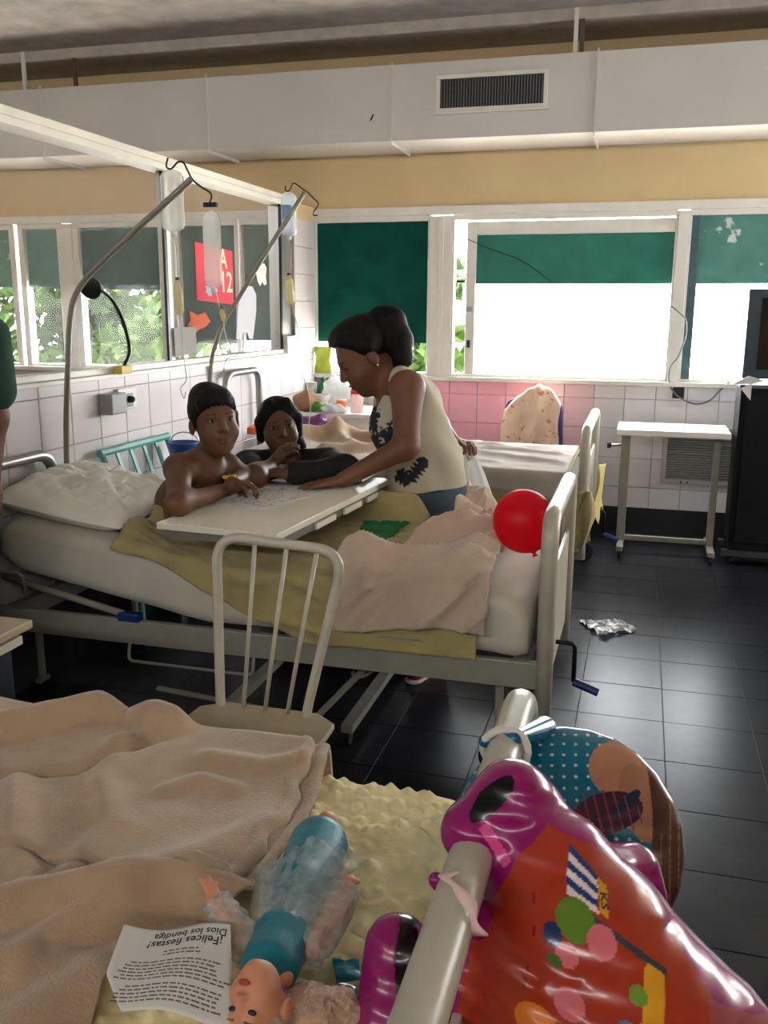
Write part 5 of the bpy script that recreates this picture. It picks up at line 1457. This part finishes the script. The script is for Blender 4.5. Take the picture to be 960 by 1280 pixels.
# ================================================================== people
def skin_mat(name, c): return mat(name, c, .55, spec=.35, var=.06, vscale=18)
eye_w = mat('eye_white', '#b9b2a8', .25); eye_d = mat('dark_brown_iris', '#160f0c', .15); brow_m = mat('dark_eyebrow', '#17110e', .8)
lip_m = mat('lip_tone', '#6e3b34', .5)
def add_face(person, T, R, s, closed=False):
    for x in (.031, -.031):
        if not closed:
            e = Body(.001).ell(T(x, .003, .0755), np.array((.0105, .0052, .0065))*s, R).build('eye', eye_w, person, .0014*s)
            Body(.001).ell(T(x, .0035, .0805), np.array((.0052, .0052, .0030))*s, R).build('iris', eye_d, e, .0012*s)
        Body(.001).ell(T(x, .0115 if not closed else .004, .081), np.array((.0125, .0018, .003))*s, R).build('lashes', brow_m, person, .0012*s)
        Body(.002).cone(T(x*.6, .0235, .0855), T(x*1.5, .0255, .0745), .0026*s, .0018*s).build('eyebrow', brow_m, person, .0014*s)
    Body(.002).ell(T(0, -.0575, .0905), np.array((.019, .0040, .0030))*s, R).ell(T(0, -.0680, .0885), np.array((.016, .0045, .0030))*s, R).build('lips', lip_m, person, .0013*s)
def add_hand(b, w, d, n, side, curl=.35, s=1.0, spread=.1, thumb=.6, lens=(.070, .079, .073, .056)):
    d = np.array(d, float); d /= np.linalg.norm(d); n = np.array(n, float); n = n-d*(n@d); n /= np.linalg.norm(n); l = np.cross(d, n)*side
    kk = []
    for i in range(4):
        off = .028-.0185*i
        k_ = w+d*(.088-.004*abs(i-1))*s+l*off*s
        b.cone(w+l*off*.55*s+d*.012*s, k_, .0145*s, .0115*s, .012*s); kk.append(k_)
    for i in range(4):
        p = kk[i]; Ln = lens[i]*s; dd = d+l*spread*(1.5-i)*.5; dd /= np.linalg.norm(dd)
        ang = 0
        for j, (fr_, r0, r1) in enumerate(((.46, .0098, .009), (.30, .009, .0082), (.24, .0082, .0066))):
            ang += curl*(1.0 if j else .8)
            v = dd*math.cos(ang)+n*math.sin(ang); q = p+v*Ln*fr_
            b.cone(p, q, r0*s, r1*s, .0035*s); p = q
    t0_ = w+d*.022*s+l*.022*s; v = d*.62+l*thumb+n*.25; v /= np.linalg.norm(v); q = t0_+v*.042*s
    b.cone(t0_, q, .0145*s, .0105*s, .008*s); v2 = v*.7+d*.45+n*curl*.5; v2 /= np.linalg.norm(v2); b.cone(q, q+v2*.032*s, .0105*s, .0078*s, .003*s)

# ---- the boy
skin_b = skin_mat('brown_skin', '#66432f')
boy = thing('person', 'shirtless boy with short black hair leaning on the overbed table', 'person', (-1.6, 2.95, .64))
Hc = P(268, 527, 2.93); toC = (C0-Hc)/np.linalg.norm(C0-Hc)
Rb = frame(toC*.93+AR*.30+np.array([0, 0, .02]), np.array([0, 0, 1.0])+AR*-.06)
SB = 1.04
bb_ = Body(.03)
pel, mid, che = P(226, 660, 2.96), P(227, 628, 2.96), P(246, 598, 2.95)
sh1, sh2 = P(224, 586, 2.85), P(283, 583, 3.06)
bb_.chain([pel, mid, che], [.098, .088, .088], .04)
bb_.cone(sh1, sh2, .05, .046, .05).cone(P(252, 582, 2.94), P(262, 566, 2.94), .066, .046, .04).cone(P(262, 566, 2.94), Hc+Rb@np.array([0, -.05, -.02]), .044, .042, .02)
el1 = PZ(222, 630, .828); wr1 = PZ(275, 614, .828)
bb_.chain([sh1, el1], [.047, .036], .035).chain([el1, wr1], [.036, .025], .03)
add_hand(bb_, wr1, PZ(318, 604, .835)-wr1, np.array([.3, .2, -1]), 1, .55, .82, .05, .35)
el2 = np.array([-1.41, 3.10, .835]); wr2 = PZ(290, 603, .852)
bb_.chain([sh2, el2], [.044, .034], .03).chain([el2, wr2], [.034, .024], .03)
add_hand(bb_, wr2, PZ(316, 606, .84)-wr2+np.array([.06, -.03, 0]), np.array([-.2, -.5, -1]), -1, .6, .80, .05, .3)
for yo, kx, ky in ((-.06, -1.25, 2.84), (.07, -1.22, 3.08)):
    hp_ = pel+np.array([.02, yo, -.02]); hp_[2] = .690
    kn_ = np.array([kx, ky, .682]); an_ = np.array([kx-.25, (2.98 if yo < 0 else 2.93), .672])
    bb_.chain([hp_, kn_, an_], [.062, .045, .032], .03); bb_.cone(an_, an_+np.array([.07, .03 if yo < 0 else -.03, .0]), .03, .024, .02)
Tb = add_head(bb_, Hc, Rb, SB)
bb_.build('body', skin_b, boy, .0042)
add_face(boy, Tb, Rb, SB)
hair_k = mat('black_hair', '#090707', .6, spec=.2, var=.3, vscale=40, bump=.6, bscale=160)
def local_plane(b, T, R, p, n): return b.plane(T(*p), R@np.array(n, float))
hb_ = Body(.02); hb_.ell(Tb(0, .040, -.016), np.array((.081, .090, .097))*SB, Rb).ell(Tb(0, .075, .035), np.array((.058, .042, .045))*SB, Rb).ell(Tb(-.02, .09, -.01), np.array((.05, .045, .05))*SB, Rb)
local_plane(hb_, Tb, Rb, (0, .052, .07), (0, -.72, .70)); local_plane(hb_, Tb, Rb, (0, -.055, -.05), (0, -1, -.1))
for k_ in range(17):
    x_ = -.062+.124*k_/16; yy_ = .056-.9*x_*x_*4+(.006 if k_ % 2 else -.004)
    hb_.cone(Tb(x_*.9, .085-abs(x_)*.3, .062-abs(x_)*.35), Tb(x_, yy_, .080-abs(x_)*.42), .010*SB, .004*SB, .008)
for sx in (-1, 1): hb_.cone(Tb(sx*.072, .02, .012), Tb(sx*.073, -.012, .014), .012*SB, .006*SB, .01)
hb_.build('hair', hair_k, boy, .0035)
shr = Body(.03); shr.chain([pel+np.array([0, 0, -.015]), pel+np.array([.0, 0, .02])], [.103, .101])
for yo, kx, ky in ((-.06, -1.25, 2.84), (.07, -1.22, 3.08)):
    hp_ = pel+np.array([.02, yo, -.02]); hp_[2] = .690; kn_ = np.array([kx, ky, .682]); shr.cone(hp_, hp_*.35+kn_*.65, .068, .056)
shr.plane(pel+np.array([0, 0, .035]), (0, 0, 1)).build('shorts', mat('dark_blue_shorts', '#232c3d', .9), boy, .006)
ty = thing('toy_figure', 'tiny yellow and dark toy in the boy\'s hands', 'toy', tuple(PZ(284, 600, .845)))
tyc = PZ(285, 597, .868)
Body(.004).ell(tyc, (.022, .012, .010)).ell(tyc+np.array([.02, .0, .004]), (.010, .009, .009)).build('toy_body', mat('yellow_toy', '#c9981d', .4), ty, .002)
Body(.004).ell(tyc+np.array([-.004, 0, .012]), (.009, .007, .009)).build('toy_top', mat('dark_toy', '#2a2418', .5), ty, .002)

# ---- the woman in black
skin_w = skin_mat('tan_skin', '#5f3f2c')
wo = thing('person', 'woman in a black top with tied dark hair resting her arms on the table', 'person', (-1.42, 3.85, .45))
Hw = P(349, 534, 3.60); toC = (C0-Hw)/np.linalg.norm(C0-Hw)
Rw = frame(toC*.97+AR*.10+np.array([0, 0, -.03]), np.array([0, 0, 1.0])+AR*-.10)
SW = 1.06
wb_ = Body(.03)
wpel, wch = np.array([-1.42, 3.90, .56]), P(360, 600, 3.76)
ws1, ws2 = P(312, 582, 3.70), P(412, 580, 3.68)
wb_.chain([wpel, wch], [.15, .12], .05).cone(ws1, ws2, .06, .06, .06)
wb_.cone(P(357, 580, 3.68), Hw+Rw@np.array([0, -.06, -.03]), .055, .05, .03)
wel1, wwr1 = PZ(318, 596, .83), P(345, 582, 3.38)
wwr1 = P(339, 582, 3.42)
wb_.chain([ws1, wel1], [.052, .043], .03).chain([wel1, wwr1], [.042, .029], .03)
add_hand(wb_, wwr1, P(358, 560, 3.45)-wwr1, np.array([.6, .6, .1]), 1, .5, .95, .06, .35)
wel2, wwr2 = PZ(430, 588, .84), PZ(362, 592, .835)
wb_.chain([ws2, wel2], [.052, .045], .03).chain([wel2, wwr2], [.044, .03], .03)
add_hand(wb_, wwr2, np.array([-1, .1, 0]), np.array([0, .2, -1]), -1, .25, .9)
for sx in (-.09, .09):
    k_ = wpel+np.array([sx*1.4+.05, -.20, -.03]); wb_.chain([wpel+np.array([sx, 0, -.02]), k_, k_+np.array([.0, .04, -.44])], [.08, .06, .042], .03)
    wb_.cone(k_+np.array([0, .03, -.47]), k_+np.array([0, -.08, -.485]), .038, .03, .02)
Tw = add_head(wb_, Hw, Rw, SW)
wb_.build('body', skin_w, wo, .0045)
add_face(wo, Tw, Rw, SW)
hw_ = Body(.02); hw_.ell(Tw(0, .036, -.018), np.array((.084, .090, .098))*SW, Rw)
for sx in (-1, 1): hw_.cone(Tw(sx*.035, .095, .045), Tw(sx*.074, .03, .02), .022*SW, .02*SW).cone(Tw(sx*.074, .03, .02), Tw(sx*.076, -.035, -.02), .02*SW, .018*SW)
hw_.cone(Tw(.05, -.02, -.07), Tw(.085, -.09, -.06), .04*SW, .024*SW)
hw_.cut_ell(Tw(0, -.03, .10), np.array((.058, .098, .085))*SW, Rw, k=.02)
local_plane(hw_, Tw, Rw, (0, -.10, 0), (0, -1, 0))
hw_.build('hair', hair_k, wo, .004)
bt = Body(.035); bt.chain([wpel+np.array([0, 0, .02]), wch], [.165, .135], .05).cone(ws1, ws2, .072, .072, .06)
bt.chain([ws1, wel1*.75+ws1*.25], [.064, .056], .03).chain([ws2, wel2], [.064, .056], .03).chain([wel2, wwr2*.9+wel2*.1], [.056, .042], .03)
bt.cut_cone(P(357, 572, 3.64), P(357, 562, 3.60), .062, .075, .01)
bt.build('black_top', mat('black_cotton', '#0b0b0d', .85, var=.2, bump=.2, bscale=60), wo, .006, disp=lambda v: v+.003*np.sin(v[:, [2, 0, 1]]*60+v*25))
tr_ = Body(.03)
for sx in (-.09, .09):
    k_ = wpel+np.array([sx*1.4+.05, -.20, -.03]); tr_.chain([wpel+np.array([sx, 0, -.02]), k_, k_+np.array([.0, .04, -.40])], [.09, .07, .055])
tr_.build('trousers', mat('dark_trousers', '#1b1c22', .9), wo, .008)
wst_ = thing('plastic_stool', 'low stool hidden beneath the woman in black', 'stool', (-1.42, 3.92, 0))
MB().lathe([(.16, .40), (.17, .41), (.17, .425), (.15, .43)], (-1.42, 3.92, 0), (0, 0, 1), 24).build('seat', pur, wst_)
for an in (.8, 2.4, 3.9, 5.5): MB().tube([(-1.42+.12*math.cos(an), 3.92+.12*math.sin(an), .41), (-1.42+.16*math.cos(an), 3.92+.16*math.sin(an), 0)], .014, 8).build('leg', pur, wst_)

# ---- the girl in the white top
skin_g = skin_mat('light_brown_skin', '#704a35')
gi = thing('person', 'girl in a white printed sleeveless top bending over the table, holding a bag', 'person', (-.84, 3.5, 0))
Hg = P(455, 446, 3.47); toC = (C0-Hg)/np.linalg.norm(C0-Hg)
Rg = frame(-AR*.82+toC*.24+np.array([0, 0, -.52]), np.array([0, 0, 1.0])-AR*.35)
SG = 1.20
gb_ = Body(.03)
ghip, gwst, gch = P(550, 642, 3.56), P(533, 590, 3.54), P(510, 526, 3.52)
gs1, gs2 = P(509, 485, 3.36), P(486, 482, 3.66)
gb_.chain([ghip, gwst, gch], [.135, .115, .118], .05).cone(gs1, gs2, .055, .052, .06)
gb_.cone(gch, P(496, 488, 3.51), .115, .085, .05).cone(P(492, 478, 3.51), Hg+Rg@np.array([0, -.05, -.045]), .062, .054, .03)
ge1, gw1 = P(508, 558, 3.27), PZ(428, 600, .822)
gb_.chain([gs1, ge1], [.064, .047], .04).chain([ge1, gw1], [.047, .029], .03)
add_hand(gb_, gw1, PZ(385, 607, .806)-gw1, np.array([0, 0, -1]), -1, .06, .98, .22, .6)
ge2, gw2 = P(548, 530, 3.82), P(566, 551, 3.68)
gb_.chain([gs2, ge2], [.052, .042], .04).chain([ge2, gw2], [.042, .028], .03)
add_hand(gb_, gw2, P(592, 556, 3.62)-gw2, np.array([.2, -.2, -1]), 1, .75, .92, .05, .4)
for sx in (-.075, .075):
    h0 = ghip+np.array([sx, 0, -.05]); k_ = np.array([-.83+sx*1.2, 3.52, .36]); a_ = np.array([-.87+sx*1.5, 3.46, .07])
    gb_.chain([h0, k_, a_], [.095, .065, .042], .03).cone(a_+np.array([0, 0, -.02]), a_+np.array([-.03, -.12, -.035]), .036, .028, .02)
Tg = add_head(gb_, Hg, Rg, SG)
gb_.build('body', skin_g, gi, .0045)
add_face(gi, Tg, Rg, SG, closed=True)
hg_ = Body(.025); hg_.ell(Tg(0, .044, -.022), np.array((.083, .088, .100))*SG, Rg).ell(Tg(0, .075, .02), np.array((.066, .056, .065))*SG, Rg)
hg_.ell(Tg(0, .055, -.115), np.array((.05, .05, .04))*SG, Rg)
hg_.chain([Tg(0, .075, -.12), P(489, 402, 3.50), P(499, 426, 3.50), P(503, 448, 3.48), P(496, 459, 3.47)], [.045, .052, .05, .036, .012], .03)
for sx in (-1, 1): hg_.cone(Tg(sx*.05, .085, .045), Tg(sx*.078, .03, -.015), .016*SG, .02*SG)
hg_.cut_ell(Tg(0, -.014, .096), np.array((.11, .098, .100))*SG, Rg, k=.015); local_plane(hg_, Tg, Rg, (0, -.040, -.02), (0, -1, .55)) if False else None
hg_.build('hair', mat('dark_brown_hair', '#0e0907', .6, spec=.2, var=.3, vscale=40, bump=.5, bscale=150), gi, .004)
Body(.002).ball(Tg(.083, -.038, -.008), .0045).build('earring', mat('pearl', '#d8d4cc', .2), gi, .002)
tpb = Body(.03); tpb.chain([P(537, 622, 3.56), P(531, 584, 3.54), P(510, 530, 3.52)], [.158, .150, .148], .05).cone(P(510, 530, 3.52), P(503, 500, 3.51), .142, .110, .05)
tpb.ell(P(520, 508, 3.52), (.100, .140, .12)).cone(P(502, 474, 3.43), P(488, 472, 3.60), .050, .048, .05).cone(P(522, 488, 3.45), P(512, 484, 3.60), .05, .05)
tpb.cut_cone(P(474, 496, 3.47), P(482, 450, 3.48), .045, .085, .015).cut_cone(P(466, 512, 3.43), P(470, 480, 3.45), .018, .05, .012)
tpb.plane(P(530, 613, 3.45), np.array([.10, 0, -1]))
def top_fold(v):
    return v+np.stack([.004*np.sin(v[:, 2]*30+v[:, 1]*40), .006*np.sin(v[:, 0]*48+v[:, 2]*14), .003*np.sin(v[:, 0]*40)], 1)
tpo = tpb.build('sleeveless_top', mat('white_top_print', '#ffffff', .9, attr='Col', bump=.15, bscale=90, transl=.08), gi, .0045, disp=top_fold)
def top_paint(co):
    c = np.tile(lin('#bdb5a0'), (len(co), 1)); s_ = co-C0; d_ = s_@AF; u = 480+FPX*(s_@AR)/d_; v = 640+FPX*(s_@AD)/d_
    nz_ = np.array([fbm(q[0]*1.0, q[2]*1.0+q[1]*.3, 22, 61) for q in co])
    front = (co[:, 1] < 3.6)
    def leaf(pts, w):
        m = np.zeros(len(co), bool)
        for (a, b), (a2, b2) in zip(pts[:-1], pts[1:]):
            d0 = np.array([a2-a, b2-b], float); t = np.clip(((u-a)*d0[0]+(v-b)*d0[1])/(d0@d0), 0, 1)
            q = np.hypot(u-a-t*d0[0], v-b-t*d0[1]); m |= q < w*(.45+.9*np.abs(np.sin(t*np.linalg.norm(d0)*.55)))
        return m
    m = leaf([(459, 508), (467, 528), (470, 520), (470, 508)], 4) | leaf([(461, 532), (478, 541)], 5) | leaf([(467, 545), (473, 560), (479, 566)], 6) | leaf([(491, 528), (488, 548), (485, 560)], 6)
    m |= leaf([(498, 590), (512, 600), (528, 578)], 7) | leaf([(495, 596), (510, 604)], 5) | leaf([(520, 590), (530, 582)], 5)
    c[m & front & (nz_ > -.45)] = lin('#23262c')
    return c
paint(tpo, top_paint)
jn = Body(.03); jn.chain([ghip+np.array([0, 0, -.02]), P(536, 606, 3.55)], [.146, .140])
for sx in (-.075, .075):
    h0 = ghip+np.array([sx, 0, -.05]); k_ = np.array([-.83+sx*1.2, 3.52, .36]); a_ = np.array([-.87+sx*1.5, 3.46, .09])
    jn.chain([h0, k_, a_], [.108, .078, .058])
jn.plane((0, 0, .075), (0, 0, -1)).build('jeans', mat('blue_denim', '#46545f', .9, var=.15, vscale=20, bump=.3, bscale=200), gi, .007)
red_sh = mat('red_canvas', '#8c1c26', .8); sole_m = mat('white_sole', '#b9b4aa', .7)
for sx in (-.075, .075):
    a_ = np.array([-.87+sx*1.5, 3.46, .07])
    shb = Body(.02); shb.cone(a_+np.array([.005, .01, -.015]), a_+np.array([-.005, -.03, -.02]), .045, .042).cone(a_+np.array([0, -.03, -.03]), a_+np.array([-.035, -.15, -.038]), .042, .030).plane((0, 0, .012), (0, 0, -1))
    so_ = shb.build('shoe', red_sh, gi, .004)
    Body(.02).cone(a_+np.array([.005, .01, -.055]), a_+np.array([-.037, -.155, -.055]), .047, .036).plane((0, 0, .016), (0, 0, 1)).plane((0, 0, .001), (0, 0, -1)).build('sole', sole_m, so_, .004)
# carrier bag in her hand
cb_m = mat('white_carrier_bag', '#d9d8d4', .35, transl=.45, alpha=.93)
hndl = P(583, 556, 3.63)
cbag = thing('carrier_bag', 'white plastic carrier bag hanging from the girl\'s hand', 'bag', tuple(P(594, 645, 3.6)))
G = []
for i in range(22):
    t = i/21; w = .012+.10*(t**.8); th = .010+.05*t; cz = hndl[2]-.03-.30*t; row = []
    for j in range(41):
        a = 2*math.pi*j/40; wr_ = 1+.07*math.sin(a*9+t*2)+.04*math.sin(a*17)
        row.append((hndl[0]+.02+.02*t+w*math.cos(a)*wr_, hndl[1]+th*math.sin(a)*wr_, cz))
    G.append(row)
MB().grid(G).build('bag_body', cb_m, cbag, smooth=True)
MB().tube([hndl+np.array([-.015, -.01, .02]), hndl+np.array([.0, -.015, -.02]), hndl+np.array([.018, -.01, -.06])], .010, 8).build('bag_handle', cb_m, cbag, smooth=True)

# ---- person cut by the left edge of the frame
pe_ = thing('person', 'person in a dark green T-shirt standing at the boy\'s bedside, arm hanging', 'person', (-2.02, 2.27, 0))
pbd = Body(.04); O_ = np.array([-2.03, 2.26, 0])
def o_(x, y, z): return O_+np.array([x, y, z])
pbd.chain([o_(0, 0, .92), o_(0, 0, 1.15), o_(0, 0, 1.38)], [.13, .12, .125], .05).cone(o_(-.12, 0, 1.42), o_(.10, 0, 1.42), .06, .06, .05).cone(o_(0, 0, 1.45), o_(0, -.01, 1.6), .055, .05, .03)
sA, eA, wA = P(-14, 420, 2.26), P(-9, 522, 2.26), P(-12, 600, 2.22)
pbd.chain([sA, eA, wA], [.05, .040, .028], .03); add_hand(pbd, wA, np.array([.02, -.02, -1]), np.array([-1, 0, 0]), 1, .3, .95)
pbd.chain([o_(-.15, 0, 1.40), o_(-.18, .02, 1.12), o_(-.17, -.05, .88)], [.05, .04, .03], .03); add_hand(pbd, o_(-.17, -.05, .88), np.array([0, -.1, -1]), np.array([1, 0, 0]), -1, .3, .95)
for sx in (-.07, .07): pbd.chain([o_(sx, 0, .88), o_(sx, -.01, .48), o_(sx, .02, .08)], [.09, .06, .042], .03).cone(o_(sx, .02, .05), o_(sx, -.12, .03), .038, .03, .02)
Rl = frame(np.array([.3, -.9, 0]), np.array([0, 0, 1.0])); Tl = add_head(pbd, o_(0, -.02, 1.71), Rl, 1.0)
pbd.build('body', skin_w, pe_, .006)
hl = Body(.02); hl.ell(Tl(0, .042, -.018), np.array((.084, .092, .100)), Rl); local_plane(hl, Tl, Rl, (0, .055, .07), (0, -.72, .70)); hl.build('hair', hair_k, pe_, .006)
add_face(pe_, Tl, Rl, 1.0)
gs_ = Body(.04); gs_.chain([o_(0, 0, .95), o_(0, 0, 1.15), o_(0, 0, 1.38)], [.145, .136, .138], .05).cone(o_(-.12, 0, 1.42), o_(.10, 0, 1.42), .072, .072, .05)
gs_.cone(sA, P(-6, 500, 2.26), .062, .068).cone(o_(-.15, 0, 1.40), o_(-.18, .02, 1.22), .062, .062).plane(P(0, 500, 2.26), (.25, 0, -1)) if False else None
gs_.cone(sA, sA*.35+eA*.65, .060, .070).cone(o_(-.15, 0, 1.40), o_(-.17, .01, 1.25), .062, .062)
gs_.build('t_shirt', mat('dark_green_cotton', '#153a2a', .9, var=.1), pe_, .007)
pt = Body(.04); pt.cone(o_(0, 0, .86), o_(0, 0, .96), .14, .135)
for sx in (-.07, .07): pt.chain([o_(sx, 0, .88), o_(sx, -.01, .48), o_(sx, .02, .09)], [.10, .075, .06])
pt.plane((0, 0, .05), (0, 0, -1)).build('trousers', mat('dark_trousers2', '#22242c', .9), pe_, .009)
